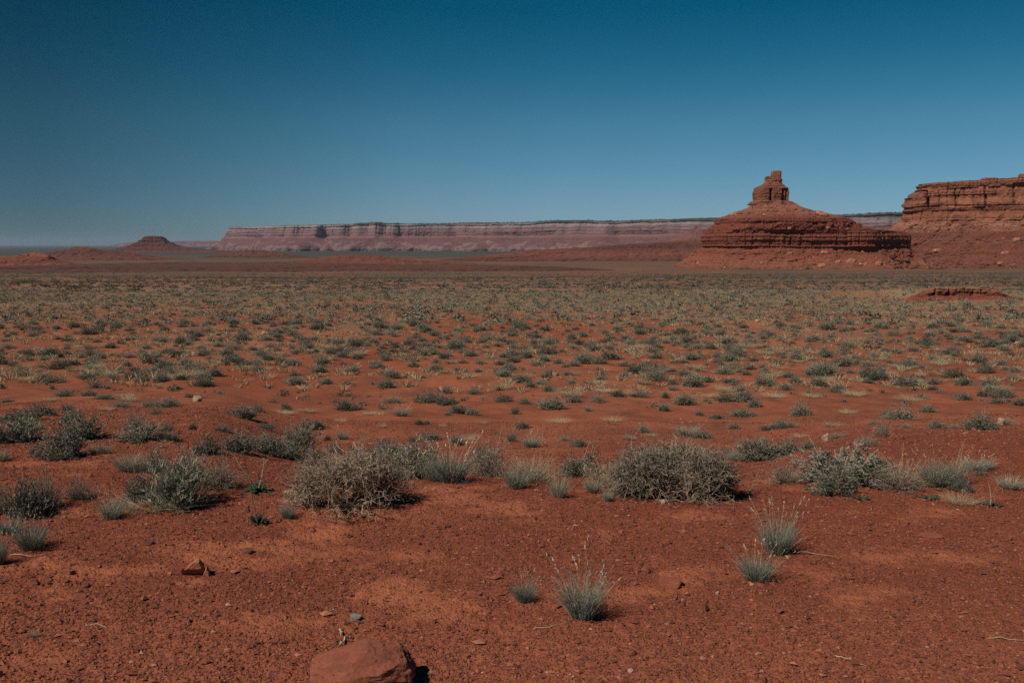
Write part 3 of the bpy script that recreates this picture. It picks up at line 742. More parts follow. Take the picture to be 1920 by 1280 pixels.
def rosette_geo(seed, stems=3):
    rng = np.random.default_rng(seed); g, gs = Geo(), Geo()
    n = 46; az = rng.uniform(0, 2 * math.pi, n); el = rng.uniform(.05, 1.1, n)
    d = np.stack([np.cos(az) * np.cos(el), np.sin(az) * np.cos(el), np.sin(el)], 1)
    side = unit(np.cross(d, np.array([0, 0, 1.]))) 
    L = rng.uniform(.28, .55, n)
    S = 4
    for i in range(n):
        for s in range(1):
            base = d[i] * .04; t = np.linspace(0, 1, S + 1); wv = np.array([.03, .10, .14, .10, .02]) * rng.uniform(.7, 1.2)
            c = base + d[i] * (L[i] * t)[:, None] + np.array([0, 0, -.25])[None] * (t ** 2 * L[i])[:, None]
            c[:, 2] = np.maximum(c[:, 2], .01)
            A = c - side[i] * wv[:, None] / 2; B = c + side[i] * wv[:, None] / 2
            B[:, 2] += .03 * rng.normal(size=S + 1)
            k = np.arange(S)[:, None] * 2
            g.add(np.stack([A, B], 1).reshape(-1, 3), np.concatenate([k, k + 1, k + 3, k + 2], 1), 0)
    if stems:
        az = rng.uniform(0, 2 * math.pi, stems); b = np.zeros((stems, 3))
        dd = np.stack([np.cos(az) * .4, np.sin(az) * .3, np.ones(stems)], 1)
        C = ribbons(gs, rng, b, dd, rng.uniform(1.0, 1.9, stems), np.full(stems, .026), rng.normal(0, .12, (stems, 3)), 0, segs=5, taper=.5)
        for c in C:
            k = 8; p = c[rng.integers(2, 6, k)]
            ribbons(gs, rng, p, rng.normal(0, 1, (k, 3)) + np.array([0, 0, .7]), rng.uniform(.1, .3, k), np.full(k, .022), rng.normal(0, .1, (k, 3)), 0, segs=1, taper=.5)
    return g, (gs if stems else None)

# ---- plant prototypes (mesh data shared by the copies)
PROTO = {}
def proto_shrub(kind, lmats, twigmat, count, **k):
    PROTO[kind] = []
    for i in range(count):
        gt, gl = shrub_geo(100 * len(PROTO) + i * 7 + 3, **k)
        PROTO[kind].append([('twigs', gt.mesh(kind + '_twigs', [M[twigmat]])), ('foliage', gl.mesh(kind + '_foliage', [M[q] for q in lmats]))] if k.get('L', 12) else [('twigs', gt.mesh(kind + '_twigs', [M[twigmat]]))])
proto_shrub('sage', ('sage', 'dark'), 'twig', 4, n=430, L=14, leaf=.05, lw=.016, leafmats=(0, 0, 1), lump=.45)
proto_shrub('dark', ('dark', 'sage'), 'twig', 4, n=430, L=15, leaf=.045, lw=.017, leafmats=(0, 0, 0, 1), lump=.5)
proto_shrub('twiggy', ('brown', 'sage'), 'brown', 3, n=460, L=6, leaf=.045, lw=.009, leafmats=(0, 0, 1), lump=.5, open_=.25)
proto_shrub('spiky', ('grass', 'dark', 'straw'), 'grass', 3, n=420, L=10, leaf=.10, lw=.011, leafmats=(0, 0, 0, 1, 2), lump=.4, upright=.6, open_=.3, tw=.008)
def proto_tuft(kind, bl, st, count, **k):
    PROTO[kind] = []
    for i in range(count):
        gb, gs = tuft_geo(900 + 50 * len(PROTO) + i, **k)
        parts = [('blades', gb.mesh(kind + '_blades', [M[q] for q in bl]))]
        if gs: parts.append(('stalks', gs.mesh(kind + '_stalks', [M[q] for q in st])))
        PROTO[kind].append(parts)
proto_tuft('clump', ('grass', 'straw'), ('straw', 'seed'), 4, n=520, stalks=26, wid=.0115, spread=.40, green=.92, base_r=.22, bend=.28, hvar=.55)
proto_tuft('pale', ('grass', 'straw'), ('straw', 'seed'), 3, n=420, stalks=24, wid=.0105, spread=.42, green=.5, seeds=False, base_r=.23, bend=.3, hvar=.6)
proto_tuft('straw', ('straw', 'grass'), ('straw', 'seed'), 3, n=380, stalks=16, wid=.0085, spread=.6, green=.9, seeds=False, bend=.45, base_r=.26, hvar=.65)
PROTO['rosette'] = []
for i in range(3):
    g_, s_ = rosette_geo(40 + i, 3); PROTO['rosette'].append([('leaves', g_.mesh('rosette_leaves', [M['rosette']])), ('stems', s_.mesh('rosette_stems', [M['stem']]))])
g_, s_ = rosette_geo(49, 0); PROTO['rosette'].append([('leaves', g_.mesh('rosette_leaves', [M['rosette']]))])

NAMES = {'sage': ('sagebrush', 'shrub'), 'dark': ('evergreen_shrub', 'shrub'), 'twiggy': ('twiggy_shrub', 'shrub'), 'spiky': ('spiky_shrub', 'shrub'),
         'clump': ('grass_clump', 'grass clump'), 'pale': ('grass_clump', 'grass clump'), 'straw': ('straw_tuft', 'grass tuft'), 'rosette': ('leafy_weed', 'weed')}
LOOK = {'sage': 'grey green bushy shrub', 'dark': 'dark green shrub', 'twiggy': 'brownish grey twiggy shrub', 'spiky': 'grey green upright shrub', 'clump': 'blue green grass clump', 'pale': 'pale grey green grass clump', 'straw': 'straw coloured grass tuft', 'rosette': 'low bright green weed'}
GROUPS = {'shrub': 'shrubs scattered over the red desert floor', 'grass clump': 'grass clumps on the red desert floor', 'grass tuft': 'dry grass tufts on the red desert floor', 'weed': 'leafy green weeds'}
used_labels = set()
prng = random.Random(7)
placed = []
def autolabel(kind, px, py, extra=''):
    where = 'in the foreground brush' if py > 830 else ('on bare ground behind brush' if py > 725 else 'on the red plain')
    for k in range(40):
        s = '%s %s, %.1f%% across, %.1f%% down' % (LOOK[kind], where, px / 19.2 + .1 * (k % 2), py / 12.8 + .1 * (k // 2))
        if s not in used_labels: break
    used_labels.add(s); return s
def plant(kind, px, py, wpx, hpx, label=None, var=None, rz=None, pos=None, parts=True):
    """stand a plant where the photograph shows its foot; size from its size in pixels at that distance"""
    x, y, z = hit(px, py) if pos is None else pos
    s = y / F_PX / math.cos(PITCH)
    W, H = wpx * s, hpx * s
    var = prng.randrange(len(PROTO[kind])) if var is None else var
    pr = PROTO[kind][var]
    nm, cat = NAMES[kind]
    if kind in ('clump', 'pale', 'straw'): sx, szz = W * 1.05, H * .95
    elif kind == 'rosette': sx, szz = W * 1.35, max(W * .7, H * .6)
    else: sx, szz = W * 1.08, H * 1.0
    root = bpy.data.objects.new(nm, None); COL.objects.link(root)
    root.empty_display_size = .1
    root.location = (x, y, z - .01); root.rotation_euler = (0, 0, prng.uniform(0, 6.28) if rz is None else rz); root.scale = (sx, sx, szz)
    for pn, me in pr:
        o = bpy.data.objects.new(pn, me); COL.objects.link(o); o.parent = root
    tag(root, label or autolabel(kind, px, py), cat, GROUPS[cat])
    placed.append((px, py, wpx, hpx)); 
    return root

# ---- the plants that can be told apart in the photograph: kind, foot x, foot y, width, height (pixels), label
FORE = [
 ('clump', 60, 1032, 56, 62, 'rounded blue green grass clump with tall straw stalks at the lower left edge'),
 ('clump', 17, 1002, 42, 34, 'small grey green grass clump behind the rounded clump at the left edge'),
 ('clump', -2, 1058, 34, 62, 'grey green grass clump cut off by the left edge of the photo'),
 ('clump', 211, 972, 42, 48, 'blue green clump with thin stalks left of the large bushy cluster'),
 ('twiggy', -4, 962, 52, 70, 'dark twiggy shrub cut off by the left edge above the grass clumps'),
 ('dark', 48, 968, 66, 82, 'dark shrub with sparse twigs near the left edge'),
 ('twiggy', 88, 952, 62, 80, 'sparse bare brown twigs behind the dark shrub near the left edge'),
 ('twiggy', 150, 935, 56, 44, 'thin brown twiggy shrub alone on the red soil at the left'),
 ('dark', 262, 938, 58, 60, 'dark green shrub at the left end of the large bushy cluster'),
 ('spiky', 338, 950, 108, 98, 'tallest grey green upright shrub in the cluster left of the dead bush'),
 ('twiggy', 412, 916, 76, 62, 'sparse reddish brown twigs on the right side of the left bushy cluster'),
 ('straw', 285, 953, 110, 34, 'flattened straw grass along the foot of the left bushy cluster'),
 ('twiggy', 352, 895, 80, 50, 'brown grey shrub behind the tallest upright shrub at the left'),
 ('pale', 240, 882, 48, 40, 'pale grass clump behind the left bushy cluster'),
 ('pale', 258, 884, 28, 30, 'short pale grass clump beside a taller pale clump at the left'),
 ('sage', 292, 882, 52, 40, 'small grey shrub between pale grass and the left bushy cluster'),
 ('sage', 118, 858, 84, 58, 'broad grey twiggy sagebrush above the shaded hollow at the left'),
 ('clump', 110, 864, 32, 20, 'small grass clump at the foot of the sagebrush over the shaded hollow'),
 ('spiky', 42, 826, 78, 44, 'wide grey green shrub near the left edge above the bare mound'),
 ('dark', -4, 832, 34, 42, 'dark shrub cut off by the left edge beside the wide grey green shrub'),
 ('pale', 4, 866, 28, 26, 'pale tuft of grass at the left edge on the bare mound'),
 ('dark', 155, 822, 78, 52, 'dense dark shrub casting a long shadow on the left mound'),
 ('sage', 133, 792, 34, 26, 'small grey shrub directly behind the dense dark shrub on the left mound'),
 ('twiggy', 250, 806, 46, 42, 'pale twiggy shrub standing behind a low spreading green shrub at the left'),
 ('sage', 264, 826, 84, 32, 'low spreading green shrub on the left mound with a dark foot'),
 ('sage', 312, 826, 40, 20, 'small low shrub at the right end of the spreading green shrub'),
 ('pale', 180, 849, 26, 20, 'small pale grass clump right of the shaded hollow'),
 ('pale', 198, 853, 22, 24, 'upright pale grass clump furthest right of the shaded hollow'),
 ('dark', 390, 852, 56, 36, 'dark round shrub leftmost of the shrub row behind the bushy cluster'),
 ('dark', 444, 848, 62, 42, 'dark green shrub second in the shrub row behind the bushy cluster'),
 ('spiky', 502, 852, 66, 38, 'pale spiky shrub third in the shrub row behind the bushy cluster'),
 ('spiky', 562, 846, 62, 50, 'tall green shrub at the right end of the row behind the bushy cluster'),
 ('dark', 545, 860, 62, 30, 'low dark shrub in front of the tall green shrub behind the dead bush'),
 ('dark', 592, 862, 34, 24, 'small dark shrub right beside the tall green shrub behind the dead bush'),
 ('twiggy', 600, 905, 96, 64, 'dark grey twiggy shrub joined to the left side of the dead bush'),
 ('dark', 628, 852, 32, 24, 'small dark shrub on the red ground just behind the dead bush'),
 ('dark', 675, 868, 50, 30, 'grey shrub showing above the top of the dead bush'),
 ('dark', 716, 866, 46, 36, 'dark peaked shrub behind the right shoulder of the dead bush'),
 ('spiky', 735, 893, 66, 56, 'grey green grassy shrub touching the right side of the dead bush'),
 ('spiky', 774, 896, 84, 60, 'lush green grassy shrub right of the dead bush'),
 ('clump', 757, 901, 26, 30, 'short green clump in front of the lush green grassy shrub'),
 ('clump', 845, 906, 68, 58, 'tall grey green grass clump left of the brown twiggy dome'),
 ('pale', 815, 903, 46, 44, 'pale grass clump between the lush shrub and the tall grass clump'),
 ('twiggy', 916, 894, 74, 62, 'brown grey twiggy dome in the middle of the foreground row'),
 ('dark', 910, 870, 44, 40, 'dark grey shrub showing behind the brown twiggy dome'),
 ('clump', 970, 917, 42, 38, 'splayed green grass clump right of the brown twiggy dome'),
 ('straw', 1003, 905, 62, 50, 'tall straw grass tuft behind the splayed green clump'),
 ('pale', 990, 903, 50, 44, 'pale grey grass clump beside the tall straw tuft'),
 ('pale', 1047, 935, 32, 46, 'single narrow grass clump standing forward of the foreground row'),
 ('dark', 1086, 893, 74, 46, 'dark round evergreen shrub in the middle of the foreground row'),
 ('clump', 1112, 922, 30, 28, 'small pale green clump below the dark round evergreen shrub'),
 ('clump', 1138, 939, 20, 26, 'tiny grass clump left of the huge grey tangled bush'),
 ('straw', 1134, 908, 48, 52, 'golden grass against the left side of the huge grey tangled bush'),
 ('dark', 1188, 880, 62, 40, 'dark green shrub behind the left end of the huge grey tangled bush'),
 ('dark', 1326, 922, 60, 66, 'dark green shrub at the right end of the huge grey tangled bush'),
 ('twiggy', 1330, 870, 50, 42, 'brown twiggy shrub behind the huge grey tangled bush'),
 ('spiky', 1424, 864, 84, 42, 'grassy green mound shrub right of the huge grey tangled bush'),
 ('sage', 1450, 858, 60, 26, 'brownish low shrub at the right side of the grassy green mound'),
 ('clump', 1385, 864, 44, 18, 'low grass at the left foot of the grassy green mound'),
 ('dark', 1365, 856, 28, 18, 'small dark round shrub left of the grassy green mound'),
 ('sage', 1480, 850, 46, 26, 'pale low shrub between the grassy mound and a dark round one'),
 ('dark', 1518, 840, 34, 20, 'dark round shrub near a pinkish boulder at the right'),
 ('twiggy', 1472, 906, 72, 42, 'grey twiggy shrub at the left end of the right hand cluster'),
 ('sage', 1572, 898, 150, 62, 'largest grey green sagebrush in the right hand cluster'),
 ('dark', 1561, 926, 82, 52, 'dark low shrub in front of the largest sagebrush at the right'),
 ('dark', 1640, 892, 62, 44, 'dark shrub at the right end of the largest sagebrush'),
 ('twiggy', 1685, 914, 108, 38, 'flattened olive brown mound of stems in the right hand cluster'),
 ('straw', 1690, 906, 90, 50, 'tall thin straw stalks rising above the flattened olive mound'),
 ('clump', 1756, 914, 60, 50, 'dense green grass clump right of the flattened olive mound'),
 ('pale', 1785, 906, 56, 56, 'pale leafy stalks at the right end of the right hand cluster'),
 ('dark', 1800, 922, 46, 28, 'small dark shrub beside a pale stone at the right'),
 ('clump', 1828, 884, 44, 28, 'green grass clump behind the right hand cluster'),
 ('clump', 1852, 880, 24, 22, 'small green grass clump furthest right behind the right hand cluster'),
 ('dark', 1838, 892, 26, 12, 'tiny dark shrub in front of the green clumps at the right'),
 ('straw', 1800, 944, 54, 24, 'low straw tuft in front of the right hand cluster'),
 ('pale', 1896, 916, 50, 28, 'pale dry grass clump at the right edge'),
 ('clump', 1457, 1037, 64, 80, 'tall blue green clump with pale seed heads and long straws trailing right'),
 ('clump', 1418, 1090, 64, 56, 'splayed blue green clump in front of the tall seed headed clump'),
 ('clump', 1092, 1160, 74, 84, 'large blue green grass clump with seed stalks at the lower centre'),
 ('clump', 983, 1131, 38, 44, 'small blue green clump left of the large lower centre clump'),
 ('clump', 64, 1193, 16, 14, 'tiny green sprout on the bare soil at the lower left'),
 ('clump', 540, 972, 28, 36, 'small grass clump just left of the dead bush'),
 ('clump', 865, 908, 20, 10, 'tiny grass clump in front of the tall grey green clump'),
 ('rosette', 485, 982, 42, 95, 'leafy green weed with tall thin stems left of the dead bush', 0),
 ('rosette', 482, 922, 54, 74, 'leafy weed with branching pale stems behind the other tall stemmed weed', 1),
 ('rosette', 1400, 926, 28, 44, 'small leafy weed with one thin stalk right of the huge bush', 2),
 ('rosette', 1617, 940, 36, 14, 'flat leafy weed in front of the right hand cluster', 3),
 ('rosette', 1746, 934, 36, 14, 'flat leafy weed below the green grass clump at the right', 3),
 ('rosette', 1856, 950, 40, 56, 'leafy weed with forked green stems near the right edge', 1),
 ('rosette', 128, 972, 20, 26, 'little weed with a single upright stem at the left', 2),
]
for f in FORE: plant(f[0], f[1], f[2], f[3] * (1.18 if 690 < f[1] < 1135 else 1.06), f[4] * (1.2 if 690 < f[1] < 1135 else 1.08), f[5], var=f[6] if len(f) > 6 else None)

# bigger shrubs and tufts on the bare ground behind the foreground row, read off the photograph
MIDL = '''d 650 768 50 22;d 591 802 45 20;d 614 825 16 14;c 643 824 24 20;t 737 755 50 17;d 806 754 44 24;d 838 757 46 18;c 753 780 32 18;d 786 796 20 13;d 800 795 16 10;s 860 774 34 20;s 884 778 30 16;d 840 779 16 9;d 808 825 36 20;d 775 828 21 15;s 856 835 34 20;p 880 826 28 16
t 888 738 30 16;s 838 737 18 14;s 965 776 20 17;d 945 753 34 17;t 984 757 30 16;k 1032 766 56 20;s 1077 754 26 17;t 1122 753 36 18;c 1102 771 14 14;s 978 802 26 17;t 959 828 26 28;c 997 839 34 25;d 1087 838 32 20;p 1048 792 34 10;p 1150 790 28 12;t 1058 826 26 12
d 1158 743 28 16;t 1200 744 40 17;d 1247 746 16 15;k 1283 758 46 19;t 1323 753 20 13;d 1362 753 38 22;d 1394 750 38 24;s 1415 763 25 22;d 1310 779 18 13;k 1244 770 26 14;k 1393 781 48 14;d 1345 785 34 12;s 1500 779 40 27;t 1483 800 34 15;s 1462 802 34 17;d 1435 806 22 13;c 1290 818 44 26;d 1318 822 34 16;k 1208 811 24 14;s 1374 803 26 13;c 1182 826 20 13
s 1690 785 58 24;t 1660 778 26 16;s 1740 772 32 14;d 1760 803 42 19;s 1840 806 64 34;t 1886 797 36 20;s 1790 804 22 10;s 1807 750 30 18;t 1570 823 46 16;t 1625 836 46 22;t 1655 817 34 34;d 1880 745 42 20;t 1640 795 30 12;t 1700 803 24 14;d 1850 742 36 20;d 1870 756 30 14;s 1910 760 24 16
s 120 743 34 14;d 197 748 36 13;s 165 742 30 14;t 225 762 38 14;t 282 763 42 18;s 316 763 42 18;d 293 776 26 13;s 125 770 26 14;s 455 783 56 26;t 482 771 28 18;d 497 805 36 14;d 413 808 38 14;d 362 806 16 20;s 313 810 26 18;s 536 768 22 14;d 12 754 26 10;d 48 790 66 26;d 80 778 44 26;s 15 792 30 20;d 355 745 18 11;t 378 746 16 7;d 330 730 22 12;t 300 728 16 8
p 200 770 24 12;p 530 775 36 8;p 575 772 28 10;p 700 777 34 9;p 715 802 14 14;p 830 800 12 10;p 1130 735 30 10;p 1080 742 22 9;p 1560 800 26 14;p 1330 745 30 12;p 1450 745 34 14;p 1600 742 36 16;p 1520 745 30 12;p 1705 752 40 16;p 230 745 30 12;p 90 752 26 10;p 240 752 30 16;p 640 790 20 8;p 1220 818 20 10;p 905 795 14 9;p 540 820 16 9;p 1500 820 22 10;p 1590 775 26 12'''
KEY = {'d': 'dark', 's': 'sage', 't': 'twiggy', 'c': 'clump', 'k': 'spiky', 'p': 'straw'}
for ent in MIDL.replace('\n', ';').split(';'):
    k, a, b, c, d = ent.split()
    plant(KEY[k], int(a), int(b), int(c), int(d))
#PART4
# ---- the two big dead looking bushes of the foreground
def big_bush(name, label, px, py, wpx, hpx, seed, lobes, branches, step=(.018, .040), thin=1.0, low=1.0):
    """lopsided crown of curled twigs in several lobes over bare forked branches"""
    x, y, z = hit(px, py); s = y / F_PX / math.cos(PITCH); W, H = wpx * s, hpx * s * 1.03
    root = empty(name, (x, y, z)); tag(root, label, 'bush')
    g, tips = branch_geo(seed, W, H, **branches)
    obj('branches', g.mesh(name + '_branches', [M['bark']]), root)
    rng = np.random.default_rng(seed + 2); gt, gl = Geo(), Geo()
    for (cx, cz, rx, rz, n, mt, lf, lm) in lobes:
        n = int(n * 1.3 * thin); cx *= .9; cz *= .84 * low; rx *= .84; rz *= .80 * low
        v = unit(rng.normal(size=(n, 3))); rr = rng.uniform(.15, 1, n) ** .5
        lob = 1 + .35 * vn(v[:, 0] * 2 + cx * 9, v[:, 1] * 2, v[:, 2] * 2, seed=seed)
        p = np.stack([cx * W + v[:, 0] * rx * W * rr * lob, rng.normal(0, .06 * W) + v[:, 1] * rx * W * .8 * rr * lob, cz * H + v[:, 2] * rz * H * rr * lob], 1)
        p[:, 2] = np.maximum(p[:, 2], .01)
        d = unit(unit(p + np.array([0, 0, -.04])) * .75 + rng.normal(0, .6, (n, 3)))
        st = rng.uniform(step[0], step[1], n)
        for sgm in range(6):
            e = p + d * st[:, None]; e[:, 2] = np.maximum(e[:, 2], .012)
            side = unit(np.cross(d, rng.normal(size=(n, 3)))); w0 = .0021 * (1 - sgm * .10)
            b4 = np.arange(n)[:, None] * 4
            gt.add(np.stack([p - side * w0, p + side * w0, e - side * w0 * .85, e + side * w0 * .85], 1), np.concatenate([b4, b4 + 1, b4 + 3, b4 + 2], 1), mt)
            if lf:
                k = rng.random(n) < lf
                if k.sum(): ribbons(gl, rng, p[k], d[k] + rng.normal(0, .6, (int(k.sum()), 3)), rng.uniform(.010, .020, k.sum()), np.full(int(k.sum()), .0065), np.zeros((int(k.sum()), 3)), lm, segs=1, taper=.5)
            p = e; d = unit(d + rng.normal(0, .6, (n, 3)))
    obj('twigs', gt.mesh(name + '_twigs', [M['twig'], M['darktwig'], M['brown']]), root)
    obj('foliage', gl.mesh(name + '_foliage', [M['sage'], M['dark'], M['brown']]), root)
    return root
M['darktwig'] = leaf_material('dark_dead_twigs', (0.085, 0.055, 0.038), (0.22, 0.155, 0.11))
big_bush('dead_bush', 'sprawling dead bush of bare pale forked branches at the left of centre', 655, 950, 205, 122, 301,
         [(-.24, .55, .20, .28, 520, 2, .5, 1), (-.10, .50, .18, .22, 200, 0, .1, 2), (.08, .76, .19, .22, 520, 0, .05, 2), (.26, .55, .19, .30, 620, 1, .3, 2), (.12, .55, .16, .22, 160, 1, .1, 2), (-.38, .26, .15, .20, 240, 0, .1, 2), (-.05, .08, .30, .06, 90, 0, 0, 2), (.32, .14, .16, .10, 200, 1, .1, 2)],
         dict(mains=24, depth=3, r=.0125, low=.15, wig=.5, split=3, reach=.40), thin=.66, low=.84)
big_bush('tangled_bush', 'huge rounded grey tangled bush with dark hollow inside at the right of centre', 1255, 930, 226, 104, 311,
         [(-.36, .42, .16, .30, 480, 2, .35, 0), (-.16, .62, .22, .34, 760, 2, .7, 0), (.10, .68, .24, .30, 760, 0, .5, 0), (.28, .60, .18, .32, 520, 2, .6, 1), (.42, .38, .12, .28, 360, 1, .9, 1), (-.10, .30, .25, .24, 420, 1, .15, 2), (.02, .14, .34, .14, 460, 1, .1, 2), (.12, .45, .2, .2, 200, 0, .1, 2)],
         dict(mains=16, depth=3, r=.0065, low=.1, wig=.6, split=3), low=.86)

# ---- rocks
def stone_mat(name, c1, c2, dark=(.10, .045, .03), sc=9.0):
    a = NT(name); tcn = a.n('ShaderNodeTexCoord').outputs['Object']
    n1 = a.noise(tcn, sc, 5, .7); n2 = a.noise(tcn, sc * 7, 4, .7); n3 = a.noise(a.map(tcn, (1, 1, 5)), sc * .9, 4, .6)
    col = a.mix(a.rng(n1, .35, .65), c1, c2)
    col = a.mix(a.rng(n2, .5, .72, 0, .5), col, dark)
    col = a.mix(a.rng(n3, .52, .66, 0, .35), col, dark)
    return a.done(col, a.bump(n3, .5, .08 / sc, a.bump(n2, .6, .04 / sc)))
RS = {'red': stone_mat('red_rock', (.195, .060, .037), (.265, .088, .052), dark=(.085, .033, .025)), 'orange': stone_mat('orange_rock', (.40, .150, .080), (.33, .105, .055), sc=18),
      'crust': stone_mat('crusted_rock', (.20, .060, .036), (.28, .085, .048), sc=16), 'dark': stone_mat('dark_chip', (.10, .045, .034), (.17, .062, .042), sc=30), 'grey': stone_mat('grey_stone', (.23, .19, .155), (.13, .095, .08), sc=30), 'pale': stone_mat('pale_stone', (.40, .275, .19), (.31, .19, .125), sc=4)}
def rock(name, label, px, py, wpx, hpx, mat, seed, dpt=.8, sink=.25, cuts=(), ex=.7, amp=.14, n=56, cat='rock', rz=0.0, freq=1.4):
    x, y, z = hit(px, py); s = y / F_PX / math.cos(PITCH); W, H = wpx * s, hpx * s * 1.1
    o = block(name, (x, y, z + H * (.5 - sink)), (W, W * dpt, H * (1 + sink)), RS[mat], ex, seed, amp, n, freq=freq)
    me = o.data; V = np.empty(len(me.vertices) * 3, np.float32); me.vertices.foreach_get('co', V); V = V.reshape(-1, 3)
    sz = np.array([W, W * dpt, H * (1 + sink)]) / 2
    U = V / sz
    for (nx, ny, nz, off) in cuts:
        nn = unit(np.array([[nx, ny, nz]], float))[0]
        dd = U @ nn - off - .03 * vn(U[:, 0] * 5, U[:, 1] * 5, U[:, 2] * 5, seed=seed + 5); U = U - np.maximum(dd, 0)[:, None] * .93 * nn
    U = U - .03 * np.maximum(0, 1 - 9 * np.abs(vn(U[:, 0] * 2.2 + U[:, 2] * 1.5, U[:, 1] * 2.2, U[:, 2] * 5, seed=seed + 8)))[:, None] * U
    U = U + .010 * fbm(U[:, 0] * 22, U[:, 1] * 22, U[:, 2] * 30, seed=seed + 9, o=2)[:, None]
    U = U + .018 * vn(U[:, 0] * 9, U[:, 1] * 9, U[:, 2] * 14, seed=seed + 6)[:, None]
    V = (U * sz).astype(np.float32); me.vertices.foreach_set('co', V.ravel()); me.update()
    o.rotation_euler = (0, 0, rz)
    return tag(o, label, cat)
rock('boulder', 'large smooth red boulder with angular facets cut by the bottom edge', 685, 1294, 214, 86, 'red', 401, .72, .12,
     ((-.55, -.2, 1, .66), (.55, -.1, .9, .70), (.95, .1, .35, .80), (.5, -1, .25, .60), (-.2, -1, .8, .72), (.3, -.8, -.6, .5), (.75, -.7, .2, .62), (-.85, -.5, .3, .70), (.35, -.6, .75, .62)), .68, .13, 170, freq=1.15)
rock('rock', 'orange red broken rock with a notched shadowed end on the bare left soil', 364, 1079, 44, 29, 'orange', 402, .8, .12, ((-.8, -.1, .75, .46), (.4, -.9, .2, .45), (.15, -.3, 1, .86), (.2, -.8, -.6, .3), (.9, 0, .3, .72)), .7, .2)
rock('rock', 'small dark split piece lying against the notched orange rock', 388, 1079, 14, 18, 'orange', 403, .8, .12, ((.8, 0, .7, .5), (-.7, -.3, .6, .5)), .6, .2)
rock('rock', 'flat rounded red rock between the two lower grass clumps at the right of centre', 1258, 1101, 44, 19, 'crust', 404, .8, .25, ((0, 0, 1, .6), (-.5, -1, .3, .5)), .7, .12)
rock('stone', 'small grey stone above the large red boulder', 668, 1166, 22, 11, 'grey', 405, .8, .2, ((0, -.4, 1, .6),), .7, .2, 30, 'stone')
rock('stone', 'thin flat red slab on the bare soil at the right', 1746, 1008, 42, 8, 'crust', 406, .8, .2, ((0, 0, 1, .5),), .6, .12, 40, 'stone')
for i, (px, py, w_, h_, m_, lab) in enumerate([
    (464, 1037, 22, 9, 'dark', 'dark flat chip of rock right above the notched orange rock'), (279, 1021, 20, 7, 'dark', 'dark sliver of rock on bare soil left of the notched orange rock'),
    (322, 1024, 14, 5, 'red', 'small red flake between two dark chips of rock'), (136, 1079, 12, 9, 'dark', 'dark clod on the left bare soil'), (126, 1093, 12, 7, 'dark', 'dark clod just below another clod on the left'),
    (160, 1100, 16, 10, 'dark', 'larger dark clod in a small pile at the left'), (150, 1120, 30, 9, 'red', 'red crumbled rock at the foot of the dark clods at the left'),
    (1240, 943, 22, 9, 'pale', 'flat pale pinkish stone in front of the huge tangled bush'), (1345, 1117, 9, 6, 'pale', 'tiny pale pebble right of the flat rounded red rock'),
    (1409, 1104, 9, 5, 'pale', 'tiny cream pebble below the splayed grass clump'), (1182, 1264, 13, 7, 'pale', 'cream chip of stone near the bottom edge'), (1281, 1125, 8, 6, 'pale', 'little buff pebble below the flat rounded red rock'),
    (1808, 925, 12, 8, 'pale', 'pale stone beside the small dark shrub at the right'), (1547, 826, 16, 15, 'pale', 'pinkish boulder next to a grey shrub on the right slope'), (1876, 797, 13, 14, 'pale', 'pale boulder partly hidden by a shrub near the right edge'),
    (370, 753, 16, 13, 'pale', 'whitish rounded boulder on the bare red flat at the left'), (558, 748, 7, 5, 'pale', 'tiny pale rock on the open red flat at the left'),
    (368, 667, 15, 10, 'pale', 'cream boulder among shrubs on the left plain'), (340, 650, 8, 6, 'pale', 'small whitish boulder beside a shrub on the left plain'), (494, 628, 9, 8, 'pale', 'buff boulder left of a dark shrub on the plain'),
    (1041, 704, 13, 8, 'pale', 'low pale boulder in the middle of the plain'), (1004, 622, 8, 6, 'pale', 'small pale boulder far out in the middle of the plain'), (1232, 640, 7, 6, 'pale', 'small buff boulder among shrubs below the far pinnacle'),
    (1905, 646, 10, 7, 'pale', 'pale boulder on the plain near the right edge'), (1420, 604, 9, 6, 'pale', 'pale boulder on the plain below the balanced rock'), (1294, 610, 9, 4, 'pale', 'flat pale boulder on the plain left of the butte')]):
    rock('stone' if py > 900 else 'boulder', lab, px, py, w_, h_, m_, 420 + i, .8, .2, ((.2, -.3, 1, .6), (-.6, -.5, .5, .62)), .7, .18, 26, 'stone' if py > 900 else 'boulder', rz=i * 1.3)

# ---- dry sticks and fallen stalks
def stick(name, label, pts, r0, r1, mat, cat, lift=.3):
    P = [np.array(hit(a, b)) for a, b in pts]
    fp = []
    for i in range(len(P) - 1):
        for t in np.linspace(0, 1, 5, endpoint=False): fp.append(P[i] * (1 - t) + P[i + 1] * t)
    fp.append(P[-1]); fp = np.array(fp)
    fp[:, 2] = ground(fp[:, 0], fp[:, 1]) + r0 * .6 + lift * r0 * np.sin(np.linspace(0, math.pi, len(fp)))
    fp[1:-1] += np.random.default_rng(int(pts[0][0])).normal(0, r0 * .5, (len(fp) - 2, 3))
    rr = np.linspace(r0, r1, len(fp)); g = Geo(); tubes(g, fp[:-1], fp[1:], rr[:-1], rr[1:], 0, 5)
    return tag(obj(name, g.mesh(name, [M[mat]])), label, cat)
stick('stick', 'short curved dry stick above the left side of the large boulder', [(637, 1183), (641, 1190), (639, 1195)], .005, .003, 'bark', 'stick', 2)
stick('stick', 'bent dry stick lying against the back of the large boulder', [(638, 1213), (648, 1203), (664, 1196)], .005, .003, 'bark', 'stick', 2.5)
stick('stick', 'short piece of dead wood left of the huge tangled bush', [(1148, 921), (1153, 916), (1161, 913)], .012, .009, 'bark', 'stick', 1)
